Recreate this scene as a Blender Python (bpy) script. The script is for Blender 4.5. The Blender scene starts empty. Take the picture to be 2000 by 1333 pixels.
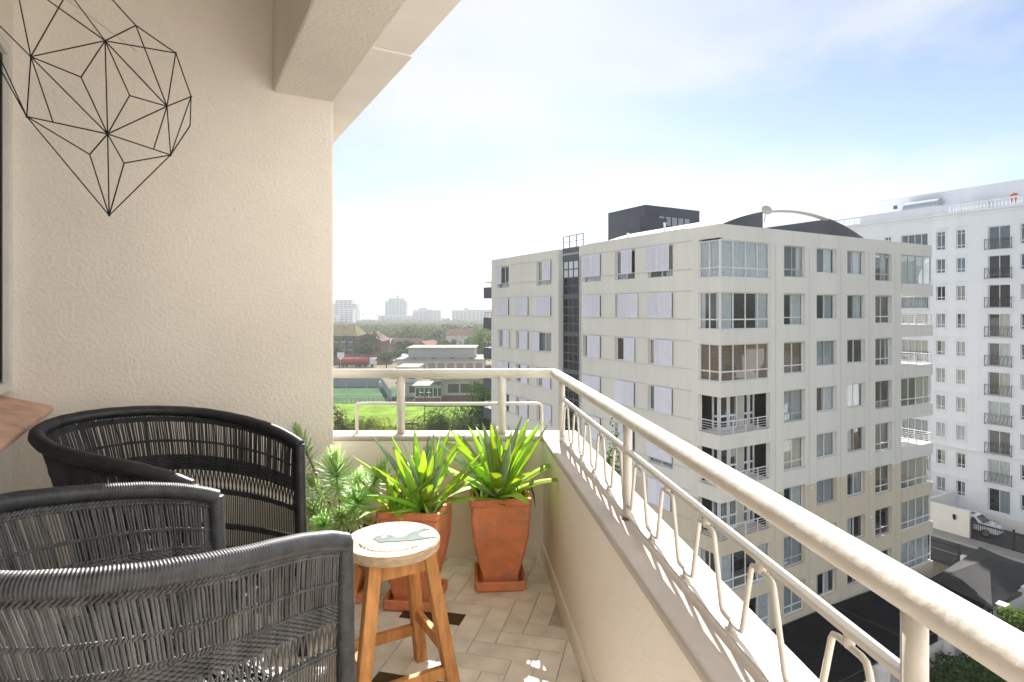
import bpy, math, random
from mathutils import Vector, Matrix, noise
R = math.radians
rnd = random.Random(7)

# ---------------------------------------------------------------- camera, sky, sun, exposure
scene = bpy.context.scene
col = scene.collection
EYE = 21.0            # eye level above the street
FL = EYE - 1.45       # balcony floor
cam_d = bpy.data.cameras.new('camera')
cam = bpy.data.objects.new('camera', cam_d)
col.objects.link(cam)
cam.location = (0, 0, EYE)
cam.rotation_euler = (R(90), 0, 0)
cam_d.lens = 36.0 * 1145 / 2000
cam_d.sensor_width = 36
cam_d.shift_y = -(666.5 - 605) / 2000
cam_d.clip_start = 0.05
cam_d.clip_end = 90000
scene.camera = cam

SUN_EL, SUN_AZ = 35.0, 3.0        # azimuth to the right of the view axis
sd = Vector((math.sin(R(SUN_AZ)) * math.cos(R(SUN_EL)), math.cos(R(SUN_AZ)) * math.cos(R(SUN_EL)), math.sin(R(SUN_EL))))
sun_d = bpy.data.lights.new('sun', 'SUN')
sun_d.energy = 4.5
sun_d.angle = R(0.55)
sun_d.color = (1.0, 0.955, 0.89)
sun = bpy.data.objects.new('sun', sun_d)
col.objects.link(sun)
sun.rotation_euler = (-sd).to_track_quat('-Z', 'Y').to_euler()

world = bpy.data.worlds.new('World')
scene.world = world
world.use_nodes = True
wn, wl = world.node_tree.nodes, world.node_tree.links
wn.clear()
wo = wn.new('ShaderNodeOutputWorld')
bg = wn.new('ShaderNodeBackground')
sky = wn.new('ShaderNodeTexSky')
sky.sky_type = 'NISHITA'
sky.sun_disc = False
sky.sun_elevation = R(SUN_EL)
sky.sun_rotation = R(SUN_AZ)
sky.air_density = 0.72
sky.dust_density = 0.2
sky.ozone_density = 0.8
tc = wn.new('ShaderNodeTexCoord')
sep = wn.new('ShaderNodeSeparateXYZ')
wl.new(tc.outputs['Generated'], sep.inputs[0])
zadd = wn.new('ShaderNodeMath'); zadd.operation = 'ADD'; zadd.inputs[1].default_value = 0.16
zmax = wn.new('ShaderNodeMath'); zmax.operation = 'MAXIMUM'; zmax.inputs[1].default_value = 0.0
wl.new(sep.outputs['Z'], zmax.inputs[0]); wl.new(zmax.outputs[0], zadd.inputs[0])
dx = wn.new('ShaderNodeMath'); dx.operation = 'DIVIDE'
dy = wn.new('ShaderNodeMath'); dy.operation = 'DIVIDE'
wl.new(sep.outputs['X'], dx.inputs[0]); wl.new(zadd.outputs[0], dx.inputs[1])
wl.new(sep.outputs['Y'], dy.inputs[0]); wl.new(zadd.outputs[0], dy.inputs[1])
cmb = wn.new('ShaderNodeCombineXYZ')
wl.new(dx.outputs[0], cmb.inputs[0]); wl.new(dy.outputs[0], cmb.inputs[1])
cmb.inputs[2].default_value = 3.7
nz = wn.new('ShaderNodeTexNoise')
nz.inputs['Scale'].default_value = 0.85
nz.inputs['Detail'].default_value = 7
nz.inputs['Roughness'].default_value = 0.52
nz.inputs['Distortion'].default_value = 0.35
wl.new(cmb.outputs[0], nz.inputs['Vector'])
ramp = wn.new('ShaderNodeValToRGB')
ramp.color_ramp.elements[0].position = 0.43
ramp.color_ramp.elements[0].color = (0.06, 0.06, 0.06, 1)
ramp.color_ramp.elements[1].position = 0.60
ramp.color_ramp.elements[1].color = (0.95, 0.95, 0.95, 1)
wl.new(nz.outputs['Fac'], ramp.inputs[0])
mixc = wn.new('ShaderNodeMix'); mixc.data_type = 'RGBA'
wl.new(ramp.outputs['Color'], mixc.inputs['Factor'])
wl.new(sky.outputs[0], mixc.inputs['A'])
CLOUD = 5.5
mixc.inputs['B'].default_value = (CLOUD * 0.97, CLOUD * 1.0, CLOUD * 1.03, 1)
wl.new(mixc.outputs['Result'], bg.inputs[0])
bg.inputs[1].default_value = 0.05
wl.new(bg.outputs[0], wo.inputs[0])

scene.view_settings.view_transform = 'Standard'
scene.view_settings.look = 'None'
scene.view_settings.gamma = 1.0
scene.view_settings.use_curve_mapping = False
scene.view_settings.exposure = 1.71
scene.cycles.max_bounces = 9
scene.cycles.diffuse_bounces = 5
scene.cycles.glossy_bounces = 4
scene.cycles.transmission_bounces = 6
scene.cycles.transparent_max_bounces = 14
scene.cycles.volume_bounces = 1
scene.cycles.use_denoising = True
scene.cycles.use_adaptive_sampling = True
scene.cycles.adaptive_threshold = 0.018
scene.cycles.sample_clamp_indirect = 8

# ---------------------------------------------------------------- helpers
class MB:
    def __init__(s): s.v = []; s.f = []
    def add(s, vs, fs):
        b = len(s.v); s.v.extend(tuple(p) for p in vs); s.f.extend(tuple(b + i for i in f) for f in fs)
        return s
    def box(s, x0, x1, y0, y1, z0, z1):
        return s.add([(x0, y0, z0), (x1, y0, z0), (x1, y1, z0), (x0, y1, z0), (x0, y0, z1), (x1, y0, z1), (x1, y1, z1), (x0, y1, z1)],
                     [(0, 3, 2, 1), (4, 5, 6, 7), (0, 1, 5, 4), (1, 2, 6, 5), (2, 3, 7, 6), (3, 0, 4, 7)])
    def bar(s, a, b, w, h, up=(0, 0, 1)):
        a = Vector(a); b = Vector(b); d = (b - a).normalized(); u = Vector(up)
        sd_ = d.cross(u)
        if sd_.length < 1e-6: sd_ = d.cross(Vector((1, 0, 0)))
        sd_.normalize(); u = sd_.cross(d).normalized()
        vs = []
        for p in (a, b):
            for i, j in ((-1, -1), (1, -1), (1, 1), (-1, 1)): vs.append(p + sd_ * (i * w / 2) + u * (j * h / 2))
        return s.add(vs, [(0, 1, 2, 3), (7, 6, 5, 4), (0, 4, 5, 1), (1, 5, 6, 2), (2, 6, 7, 3), (3, 7, 4, 0)])
    def tube(s, pts, r, n=8, closed=False, caps=True):
        pts = [Vector(p) for p in pts]; m = len(pts)
        rs = r if isinstance(r, (list, tuple)) else [r] * m
        tang = []
        for i in range(m):
            a = pts[i - 1] if (i > 0 or closed) else pts[i]
            b = pts[(i + 1) % m] if (i < m - 1 or closed) else pts[i]
            t = (b - a)
            tang.append(t.normalized() if t.length > 1e-9 else Vector((0, 0, 1)))
        ref = Vector((0, 0, 1)) if abs(tang[0].z) < 0.9 else Vector((1, 0, 0))
        nn = (ref - tang[0] * ref.dot(tang[0])).normalized()
        vs = []
        for i in range(m):
            nn = nn - tang[i] * nn.dot(tang[i])
            nn = nn.normalized() if nn.length > 1e-6 else Vector((1, 0, 0))
            bn = tang[i].cross(nn)
            for k in range(n):
                a = 2 * math.pi * k / n
                vs.append(pts[i] + nn * (math.cos(a) * rs[i]) + bn * (math.sin(a) * rs[i]))
        fs = []
        for i in range(m if closed else m - 1):
            j = (i + 1) % m
            for k in range(n):
                fs.append((i * n + k, i * n + (k + 1) % n, j * n + (k + 1) % n, j * n + k))
        if caps and not closed:
            fs.append(tuple(range(n - 1, -1, -1))); fs.append(tuple((m - 1) * n + k for k in range(n)))
        return s.add(vs, fs)
    def rings(s, rings, cap0=True, cap1=True):
        n = len(rings[0]); vs = [p for r in rings for p in r]; fs = []
        for i in range(len(rings) - 1):
            for k in range(n):
                fs.append((i * n + k, i * n + (k + 1) % n, (i + 1) * n + (k + 1) % n, (i + 1) * n + k))
        if cap0: fs.append(tuple(range(n - 1, -1, -1)))
        if cap1: fs.append(tuple((len(rings) - 1) * n + k for k in range(n)))
        return s.add(vs, fs)
    def lathe(s, prof, n=20, cx=0, cy=0, cap0=True, cap1=True):
        return s.rings([[(cx + r * math.cos(2 * math.pi * k / n), cy + r * math.sin(2 * math.pi * k / n), z) for k in range(n)] for r, z in prof], cap0, cap1)
    def prism(s, poly, z0, z1):
        n = len(poly)
        return s.add([(x, y, z0) for x, y in poly] + [(x, y, z1) for x, y in poly],
                     [tuple(range(n - 1, -1, -1)), tuple(range(n, 2 * n))] + [(k, (k + 1) % n, n + (k + 1) % n, n + k) for k in range(n)])
    def mesh(s, name, mat, smooth=False):
        me = bpy.data.meshes.new(name)
        me.from_pydata(s.v, [], s.f); me.update()
        if mat: me.materials.append(mat)
        if smooth:
            for p in me.polygons: p.use_smooth = True
        return me
    def build(s, name, mat, parent=None, loc=(0, 0, 0), rz=0, smooth=False):
        return put(name, s.mesh(name, mat, smooth), parent, loc, rz)

def put(name, me, parent=None, loc=(0, 0, 0), rz=0):
    o = bpy.data.objects.new(name, me); col.objects.link(o)
    o.location = loc
    o.rotation_euler = rz if isinstance(rz, (tuple, list)) else (0, 0, rz)
    if parent: o.parent = parent
    return o

def bevel(o, w, seg=2, ang=40):
    m = o.modifiers.new('bevel', 'BEVEL'); m.width = w; m.segments = seg; m.limit_method = 'ANGLE'; m.angle_limit = R(ang)
    return o

def tag(o, label, cat, group=None):
    o['label'] = label; o['category'] = cat
    if group: o['group'] = group
    return o
def kind(o, k): o['kind'] = k; return o

def thing(name, label, cat, loc=(0, 0, 0), rz=0, group=None):
    o = bpy.data.objects.new(name, None); col.objects.link(o)
    o.empty_display_size = 0.2
    o.location = loc; o.rotation_euler = (0, 0, rz)
    return tag(o, label, cat, group)

def copy_tree(o, parent=None):
    c = o.copy(); col.objects.link(c)
    c.parent = parent
    for ch in list(o.children): copy_tree(ch, c)
    return c

def catmull(pts, per=6):
    pts = [Vector(p) for p in pts]; out = []
    for i in range(len(pts) - 1):
        p0 = pts[max(i - 1, 0)]; p1 = pts[i]; p2 = pts[i + 1]; p3 = pts[min(i + 2, len(pts) - 1)]
        for k in range(per):
            t = k / per
            out.append(0.5 * ((2 * p1) + (p2 - p0) * t + (2 * p0 - 5 * p1 + 4 * p2 - p3) * t * t + (3 * p1 - p0 - 3 * p2 + p3) * t ** 3))
    out.append(pts[-1]); return out

# ---------------------------------------------------------------- materials
MATS = {}
def M(name, c, rough=0.7, var=0.06, vs=2.0, bump=0.0, bs=60.0, spec=0.35, metal=0.0, rand=0.0, stain=0.0, ss=0.8, stain_col=None, bdist=0.01, stretch=None, transl=0.0, bdetail=4, hue=0.0, sth=(0.5, 0.75)):
    if name in MATS: return MATS[name]
    m = bpy.data.materials.new(name); m.use_nodes = True
    n, l = m.node_tree.nodes, m.node_tree.links
    p = n['Principled BSDF']
    p.inputs['Roughness'].default_value = rough
    p.inputs['Metallic'].default_value = metal
    p.inputs['Specular IOR Level'].default_value = spec
    tcn = n.new('ShaderNodeTexCoord')
    vec = tcn.outputs['Object']
    if stretch:
        mp = n.new('ShaderNodeMapping'); mp.inputs['Scale'].default_value = stretch
        l.new(vec, mp.inputs[0]); vec = mp.outputs[0]
    nt = n.new('ShaderNodeTexNoise'); nt.inputs['Scale'].default_value = vs; nt.inputs['Detail'].default_value = 6
    nt.inputs['Roughness'].default_value = 0.6
    l.new(vec, nt.inputs['Vector'])
    rp = n.new('ShaderNodeValToRGB')
    rp.color_ramp.elements[0].position = 0.3; rp.color_ramp.elements[1].position = 0.7
    rp.color_ramp.elements[0].color = tuple(max(0, x * (1 - var * 1.6)) for x in c[:3]) + (1,)
    rp.color_ramp.elements[1].color = tuple(min(1, x * (1 + var)) for x in c[:3]) + (1,)
    l.new(nt.outputs['Fac'], rp.inputs[0])
    out = rp.outputs['Color']
    if stain > 0:
        n2 = n.new('ShaderNodeTexNoise'); n2.inputs['Scale'].default_value = ss; n2.inputs['Detail'].default_value = 8; n2.inputs['Roughness'].default_value = 0.7
        l.new(vec, n2.inputs['Vector'])
        r2 = n.new('ShaderNodeValToRGB'); r2.color_ramp.elements[0].position = sth[0]; r2.color_ramp.elements[1].position = sth[1]
        r2.color_ramp.elements[0].color = (0, 0, 0, 1); r2.color_ramp.elements[1].color = (stain, stain, stain, 1)
        l.new(n2.outputs['Fac'], r2.inputs[0])
        mx = n.new('ShaderNodeMix'); mx.data_type = 'RGBA'
        l.new(r2.outputs['Color'], mx.inputs['Factor']); l.new(out, mx.inputs['A'])
        mx.inputs['B'].default_value = tuple(stain_col or [x * 0.45 for x in c[:3]]) + (1,)
        out = mx.outputs['Result']
    if rand > 0 or hue > 0:
        oi = n.new('ShaderNodeObjectInfo')
        hs = n.new('ShaderNodeHueSaturation')
        mr = n.new('ShaderNodeMapRange'); mr.inputs[3].default_value = 1 - rand; mr.inputs[4].default_value = 1 + rand
        l.new(oi.outputs['Random'], mr.inputs[0]); l.new(mr.outputs[0], hs.inputs['Value'])
        if hue > 0:
            mh = n.new('ShaderNodeMapRange'); mh.inputs[3].default_value = 0.5 - hue; mh.inputs[4].default_value = 0.5 + hue
            ml = n.new('ShaderNodeMath'); ml.operation = 'MULTIPLY'; ml.inputs[1].default_value = 7.31
            fr = n.new('ShaderNodeMath'); fr.operation = 'FRACT'
            l.new(oi.outputs['Random'], ml.inputs[0]); l.new(ml.outputs[0], fr.inputs[0]); l.new(fr.outputs[0], mh.inputs[0]); l.new(mh.outputs[0], hs.inputs['Hue'])
        l.new(out, hs.inputs['Color']); out = hs.outputs['Color']
    l.new(out, p.inputs['Base Color'])
    if bump > 0:
        nb = n.new('ShaderNodeTexNoise'); nb.inputs['Scale'].default_value = bs; nb.inputs['Detail'].default_value = bdetail
        l.new(vec, nb.inputs['Vector'])
        b = n.new('ShaderNodeBump'); b.inputs['Strength'].default_value = bump; b.inputs['Distance'].default_value = bdist
        l.new(nb.outputs['Fac'], b.inputs['Height']); l.new(b.outputs[0], p.inputs['Normal'])
    if transl > 0:
        o_ = n['Material Output']
        tr = n.new('ShaderNodeBsdfTranslucent'); l.new(out, tr.inputs['Color'])
        if bump > 0: l.new(b.outputs[0], tr.inputs['Normal'])
        ms = n.new('ShaderNodeMixShader'); ms.inputs[0].default_value = transl
        l.new(p.outputs[0], ms.inputs[1]); l.new(tr.outputs[0], ms.inputs[2]); l.new(ms.outputs[0], o_.inputs['Surface'])
    MATS[name] = m
    return m

def wavebump(name, c, scale=60, axis='X', strength=0.6, rough=0.5, dist=0.004, spec=0.4):
    m = M(name, c, rough, 0.15, 8, spec=spec)
    n, l = m.node_tree.nodes, m.node_tree.links
    w = n.new('ShaderNodeTexWave'); w.wave_type = 'BANDS'; w.bands_direction = axis; w.inputs['Scale'].default_value = scale
    w.inputs['Distortion'].default_value = 1.0; w.inputs['Detail'].default_value = 1
    t = n.new('ShaderNodeTexCoord'); l.new(t.outputs['Object'], w.inputs['Vector'])
    b = n.new('ShaderNodeBump'); b.inputs['Strength'].default_value = strength; b.inputs['Distance'].default_value = dist
    l.new(w.outputs['Fac'], b.inputs['Height']); l.new(b.outputs[0], n['Principled BSDF'].inputs['Normal'])
    return m

def glass(name, tint=(0.6, 0.68, 0.7), refl=0.16, rough=0.01, blend=0.22):
    m = bpy.data.materials.new(name); m.use_nodes = True
    n, l = m.node_tree.nodes, m.node_tree.links
    n.remove(n['Principled BSDF'])
    t = n.new('ShaderNodeBsdfTransparent'); t.inputs[0].default_value = tuple(tint) + (1,)
    g = n.new('ShaderNodeBsdfGlossy'); g.inputs['Roughness'].default_value = rough; g.inputs[0].default_value = (0.95, 0.97, 1, 1)
    lw = n.new('ShaderNodeLayerWeight'); lw.inputs['Blend'].default_value = 0.5
    pw = n.new('ShaderNodeMath'); pw.operation = 'POWER'; pw.inputs[1].default_value = 4.0
    l.new(lw.outputs['Facing'], pw.inputs[0])
    mr = n.new('ShaderNodeMapRange'); mr.inputs[3].default_value = refl * 0.6; mr.inputs[4].default_value = 0.85
    l.new(pw.outputs[0], mr.inputs[0])
    nb = n.new('ShaderNodeTexNoise'); nb.inputs['Scale'].default_value = 1.1; nb.inputs['Detail'].default_value = 1
    tcn = n.new('ShaderNodeTexCoord'); l.new(tcn.outputs['Object'], nb.inputs['Vector'])
    b = n.new('ShaderNodeBump'); b.inputs['Strength'].default_value = 0.06; b.inputs['Distance'].default_value = 0.03
    l.new(nb.outputs['Fac'], b.inputs['Height']); l.new(b.outputs[0], g.inputs['Normal'])
    ms = n.new('ShaderNodeMixShader')
    l.new(mr.outputs[0], ms.inputs[0]); l.new(t.outputs[0], ms.inputs[1]); l.new(g.outputs[0], ms.inputs[2])
    l.new(ms.outputs[0], n['Material Output'].inputs['Surface'])
    return m

plaster = M('plaster cream stipple', (0.755, 0.70, 0.635), 0.85, 0.05, 1.1, bump=0.5, bs=55, bdist=0.011, spec=0.2, bdetail=6, stain=0.16, ss=1.6, stain_col=(0.55, 0.50, 0.44), sth=(0.46, 0.68))
plaster_smooth = M('plaster cream smooth', (0.86, 0.805, 0.735), 0.8, 0.05, 1.2, bump=0.3, bs=70, bdist=0.006, spec=0.25)
plaster_pink = M('soffit paint pale', (0.88, 0.83, 0.79), 0.8, 0.04, 1.0, bump=0.15, bs=50, bdist=0.004, stain=0.15, ss=3)
coping_paint = M('coping paint', (0.53, 0.48, 0.435), 0.9, 0.06, 2.5, bump=0.25, bs=45, bdist=0.005, stain=0.25, ss=9, stain_col=(0.42, 0.37, 0.32), sth=(0.58, 0.72), spec=0.1)
railpaint = M('rail paint white', (0.62, 0.59, 0.54), 0.45, 0.08, 6, bump=0.5, bs=32, bdist=0.005, spec=0.4, stain=0.7, ss=14, stain_col=(0.40, 0.31, 0.22), sth=(0.63, 0.70))
rust = M('rusty metal', (0.22, 0.12, 0.07), 0.9, 0.3, 60)
tile_m = M('floor tile limestone', (0.84, 0.785, 0.70), 0.5, 0.10, 7, bump=0.25, bs=30, bdist=0.004, rand=0.05, stain=0.22, ss=6, stain_col=(0.36, 0.30, 0.22))
tile_dark = M('floor tile brown', (0.075, 0.05, 0.022), 0.6, 0.1, 9)
grout = M('floor grout', (0.56, 0.50, 0.42), 0.9, 0.1, 20)
terra = M('terracotta', (0.78, 0.275, 0.125), 0.75, 0.18, 5, bump=0.25, bs=60, bdist=0.004, stain=0.7, ss=6, stain_col=(0.40, 0.22, 0.15), rand=0.05, sth=(0.44, 0.66))
sillm = M('sill quarry tile', (0.60, 0.37, 0.27), 0.5, 0.18, 9, bump=0.2, bs=30, bdist=0.004, rand=0.08, stain=0.5, ss=7, stain_col=(0.45, 0.26, 0.18))
soil = M('soil', (0.06, 0.04, 0.028), 0.95, 0.3, 40, bump=0.8, bs=60, bdist=0.02)
black_metal = M('black wire', (0.012, 0.012, 0.013), 0.45, 0.1, 10)
alu = M('aluminium frame', (0.62, 0.61, 0.58), 0.45, 0.05, 5, spec=0.5)
rubber = M('black gasket', (0.012, 0.012, 0.012), 0.6)
room_shade = M('interior shade paint', (0.035, 0.034, 0.033), 0.9, 0.2, 0.5)  # near-black colour stands in for the shade inside rooms

# ---------------------------------------------------------------- ground, sea, haze
RA = R(29.5)
VX, VY = math.cos(RA), math.sin(RA)

asphalt = M('asphalt', (0.085, 0.083, 0.08), 0.95, 0.25, 0.8, bump=0.3, bs=30, spec=0.08, stain=0.5, ss=0.3, stain_col=(0.10, 0.095, 0.09))
gr_m = M('dry ground', (0.20, 0.17, 0.12), 0.95, 0.25, 0.02, stain=0.8, ss=0.012, stain_col=(0.07, 0.09, 0.035), spec=0.05)
kind(MB().add([(-30000, -3000, 0), (30000, -3000, 0), (30000, 30000, 0), (-30000, 30000, 0)], [(0, 1, 2, 3)]).build('ground', gr_m), 'structure')
sea_m = M('sea water', (0.05, 0.09, 0.11), 0.25, 0.1, 0.01, bump=0.3, bs=0.05, bdist=1.0, spec=0.5)
kind(MB().add([(-30000, 1250, 0.4), (30000, 1250, 0.4), (30000, 29900, 0.4), (-30000, 29900, 0.4)], [(0, 1, 2, 3)]).build('sea', sea_m), 'structure')

# ---------------------------------------------------------------- balcony shell
BL = (-1.003, 3.30, FL)
def blocal(x, y, z=0): return (BL[0] + x * VX - y * VY, BL[1] + x * VY + y * VX, FL + z)

w = MB().box(-1.80, 0, 0, 0.25, -0.3, 3.4).build('balcony_wall', plaster, None, BL, RA)
bevel(w, 0.014, 3); tag(w, 'cream stippled plaster wall behind the wire heart and chairs', 'wall')
w['label'] = 'cream stippled plaster wall between the window and the open corner'
ridge = MB().tube(catmull([(-1.31, -0.001, 2.93), (-1.19, -0.003, 2.87), (-1.05, -0.002, 2.78), (-0.93, -0.001, 2.70)], 5), 0.006, 6).build('plaster_ridge', plaster, w)

ww = thing('window_wall', 'cream house wall with the sliding window at far left', 'wall', BL, RA)
MB().box(-1.75, -1.402, -5.45, -0.003, -0.3, 1.045).build('lower_wall', plaster, ww)
MB().box(-1.75, -1.402, -5.45, -0.003, 2.60, 3.4).build('lintel', plaster, ww)
MB().box(-1.75, -1.402, -5.45, -2.60, 1.045, 2.60).build('pier', plaster, ww)
# sloped terracotta sill, single tiles
for k in range(9):
    y1 = -0.004 - k * 0.29; y0 = y1 - 0.284
    s = MB()
    s.add([(-1.50, y0, 1.065), (-1.255, y0, 0.985), (-1.255, y1, 0.985), (-1.50, y1, 1.065),
           (-1.50, y0, 1.092), (-1.255, y0, 1.010), (-1.255, y1, 1.010), (-1.50, y1, 1.092)],
          [(0, 3, 2, 1), (4, 5, 6, 7), (0, 1, 5, 4), (1, 2, 6, 5), (2, 3, 7, 6), (3, 0, 4, 7)])
    bevel(s.build('sill_tile', sillm, ww), 0.008, 2)
win = MB()
win.box(-1.50, -1.404, -0.055, -0.002, 1.095, 2.60); win.box(-1.50, -1.404, -2.60, -2.55, 1.095, 2.60)
win.box(-1.50, -1.404, -2.55, -0.055, 1.095, 1.135); win.box(-1.50, -1.404, -2.55, -0.055, 2.56, 2.60)
win.box(-1.48, -1.43, -1.32, -1.27, 1.135, 2.56)
wf = win.build('window', alu, ww)
MB().box(-1.450, -1.444, -2.55, -0.075, 1.15, 2.545).build('pane', glass('balcony glass', (0.16, 0.17, 0.18), 0.05), wf)
g = MB(); g.box(-1.46, -1.425, -0.077, -0.056, 1.137, 2.558); g.box(-1.46, -1.425, -1.27, -0.077, 1.137, 1.152); g.box(-1.46, -1.425, -1.27, -0.077, 2.543, 2.558)
g.build('gasket', rubber, wf)
MB().box(-2.6, -2.55, -2.7, 0.2, 0.8, 2.8).build('room_back', room_shade, ww)
MB().box(-2.6, -1.53, 0.02, 0.07, 0.8, 2.8).build('room_side', room_shade, ww)

ce = MB().box(-1.75, -0.32, -4.4, 0.25, 3.30, 3.45).build('ceiling', plaster, None, BL, RA); kind(ce, 'structure')
bm = MB().box(-0.32, 0, -4.4, 0.10, 2.617, 3.4).build('ceiling_beam', plaster, None, BL, RA)
bevel(bm, 0.012, 2); tag(bm, 'deep cream plaster beam crossing overhead from the wall corner', 'beam')
rs = thing('roof_overhang', 'pale roof overhang strip outside the cream beam', 'roof', BL, RA)
MB().box(0.001, 0.205, -0.72, 4.2, 2.645, 3.2).build('soffit_panel', plaster_pink, rs)
MB().box(0.001, 0.198, -4.4, -0.726, 2.652, 3.2).build('soffit_panel', plaster_pink, rs)
MB().box(-3.0, -0.003, 0.26, 4.2, 2.66, 3.2).build('roof_slab', plaster_smooth, rs)
hb = thing('home_building', 'cream apartment block that carries the balcony', 'building', BL, RA)
MB().box(-9, -1.0, -5.4, 0.2, -FL, -0.32).build('wall', plaster_smooth, hb)
MB().box(-9, -1.8, -5.4, 0.2, -0.32, 9).build('upper_wall', plaster_smooth, hb)
MB().box(-9, 12.5, -18, -5.42, -FL, 9.5).build('added_bounce_bay', M('bounce bay paint', (0.80, 0.79, 0.77), 0.8, 0.03, 0.5), hb)  # bay added behind the camera; its sunlit face bounces light into the balcony
hwm = M('bounce bay window dark', (0.06, 0.07, 0.08), 0.15)
for k in range(9):
    for i in range(4):
        MB().box(0, 1.7, -5.415, -5.38, 0, 1.3).build('window', hwm, hb, (1.2 + i * 3.0, 0, 6.8 - 2.86 * k))  # invented windows on the added bay

# floor slab and herringbone tiles
fpoly = [(-1.75, 3.75), (0.36, 3.56), (0.92, -2.6), (-1.2, -2.6), (-2.35, 2.55)]
floor = MB().prism(fpoly, FL - 0.30, FL - 0.012).build('balcony_floor', grout); kind(floor, 'structure')
TL, TW = 0.30, 0.10
tme = MB().box(-TL / 2 + .0014, TL / 2 - .0014, -TW / 2 + .0014, TW / 2 - .0014, FL - 0.0125, FL).mesh('tile', tile_m)
tmd = MB().box(-TL / 2 + .0014, TL / 2 - .0014, -TW / 2 + .0014, TW / 2 - .0014, FL - 0.0125, FL).mesh('tile', tile_dark)
TA = R(-14)
def side_in(y): return 0.305 + 0.096 * (2.154 - y)
dark_at = [Vector((-0.25, 2.63)), Vector((-0.50, 2.33))]
cands = []
for i in range(-40, 60):
    for j in range(-40, 60):
        for o_ in (0, 1):
            # herringbone lattice
            bx = i * TW + j * TL; by = i * TW - j * TL
            if o_ == 0: x, y, a = bx + TL / 2, by + TW / 2, 0
            else: x, y, a = bx + TW / 2, by + TW + TL / 2 , 90
            X = x * math.cos(TA) - y * math.sin(TA); Y = x * math.sin(TA) + y * math.cos(TA)
            Y += 1.6
            if Y < 0.75 or Y > 3.50: continue
            if X > side_in(Y) + 0.03: continue
            dxl = X - BL[0]; dyl = Y - BL[1]
            ly = -dxl * VY + dyl * VX; lx = dxl * VX + dyl * VY
            if lx < 0 and ly > 0.04: continue
            if lx < -1.45: continue
            cands.append((X, Y, a))
seen = set()
best = {}
for k, d in enumerate(dark_at):
    best[k] = min(range(len(cands)), key=lambda q: (Vector(cands[q][:2]) - d).length + (0 if cands[q][2] == 0 else 9))
for q, (X, Y, a) in enumerate(cands):
    o = put('tile', tmd if q in best.values() else tme, floor, (X, Y, rnd.uniform(-0.0012, 0.0003)), TA + R(a))

# parapets
pp = thing('balcony_parapet', 'low cream plaster parapet wall around the balcony', 'parapet')
def side_out(y): return 0.5305 + 0.094 * (2.154 - y)
YF0, YF1, PZ = 3.444, 3.60, 0.707
def xin(y): return side_in(y)
b = MB().prism([(-1.16, YF0), (xin(YF0) + 0.004, YF0), (xin(YF0) + 0.004, YF1 - 0.01), (-1.16, YF1 - 0.01)], FL - 0.3, FL + PZ - 0.03).build('front_wall', plaster_smooth, pp)
b = MB().prism([(xin(YF1), YF1 - 0.006), (xin(-2.4), -2.4), (side_out(-2.4) - .012, -2.4), (side_out(YF1) - .012, YF1 - 0.006)], FL - 0.6, FL + PZ - 0.03).build('side_wall', plaster_smooth, pp)
cp = MB().prism([(-1.16, YF0 - 0.004), (xin(YF0) - 0.004, YF0 - 0.004), (xin(-2.4) - 0.004, -2.4), (side_out(-2.4), -2.4), (side_out(YF1), YF1 + 0.012), (-1.16, YF1 + 0.012)], FL + PZ - 0.03, FL + PZ)
bevel(cp.build('coping', coping_paint, pp), 0.010, 3)
sk = MB().prism([(xin(YF0) - 0.014, YF0 + .01), (xin(-2.4) - 0.014, -2.4), (xin(-2.4) + 0.02, -2.4), (xin(YF0) + 0.02, YF0 + .01)], FL - 0.02, FL + 0.089)
bevel(sk.build('skirting', plaster_smooth, pp), 0.006, 2)

# railing
rl = thing('balcony_railing', 'cream painted tubular railing with zigzag rods on the parapet', 'railing')
ZT = FL + PZ
def rx(y): return 0.6236 - 0.103 * y
ZR = FL + 1.066
hp = [(-1.10, 3.52, ZR), (-0.4, 3.52, ZR), (0.225, 3.52, ZR)]
hp += [(0.247, 3.515, ZR), (0.262, 3.497, ZR), (rx(3.45), 3.45, ZR)]
hp += [(rx(y), y, ZR) for y in (2.8, 2.0, 1.2, 0.6, 0.0, -1.0, -2.3)]
MB().tube(hp, 0.0278, 20).build('handrail', railpaint, rl, smooth=True)
for px in (-0.667, -0.061):
    MB().tube([(px, 3.52, ZT - 0.005), (px, 3.52, ZR - 0.01)], 0.0245, 16).build('post', railpaint, rl, smooth=True)
for y in (3.31, 2.08, 0.79, -0.5, -1.8):
    MB().tube([(rx(y), y, ZT - 0.005), (rx(y), y, ZR - 0.01)], 0.0165, 14).build('post', railpaint, rl, smooth=True)
    if y < 3: MB().lathe([(0.020, ZT + 0.001), (0.0215, ZT + 0.004), (0.0185, ZT + 0.009)], 12, rx(y), y).build('rust_ring', rust, rl)
zl = FL + 0.884
MB().tube(catmull([(-0.930, 3.52, ZT), (-0.930, 3.52, zl - 0.035), (-0.905, 3.52, zl), (-0.6, 3.52, zl), (0.0, 3.52, zl), (0.155, 3.52, zl), (0.178, 3.52, zl - 0.035), (0.178, 3.52, ZT)], 6), 0.0098, 10).build('low_rail', railpaint, rl, smooth=True)
def flat(y0, y1, z, ww_, hh): return MB().bar((rx(y0), y0, z), (rx(y1), y1, z), ww_, hh)
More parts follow.
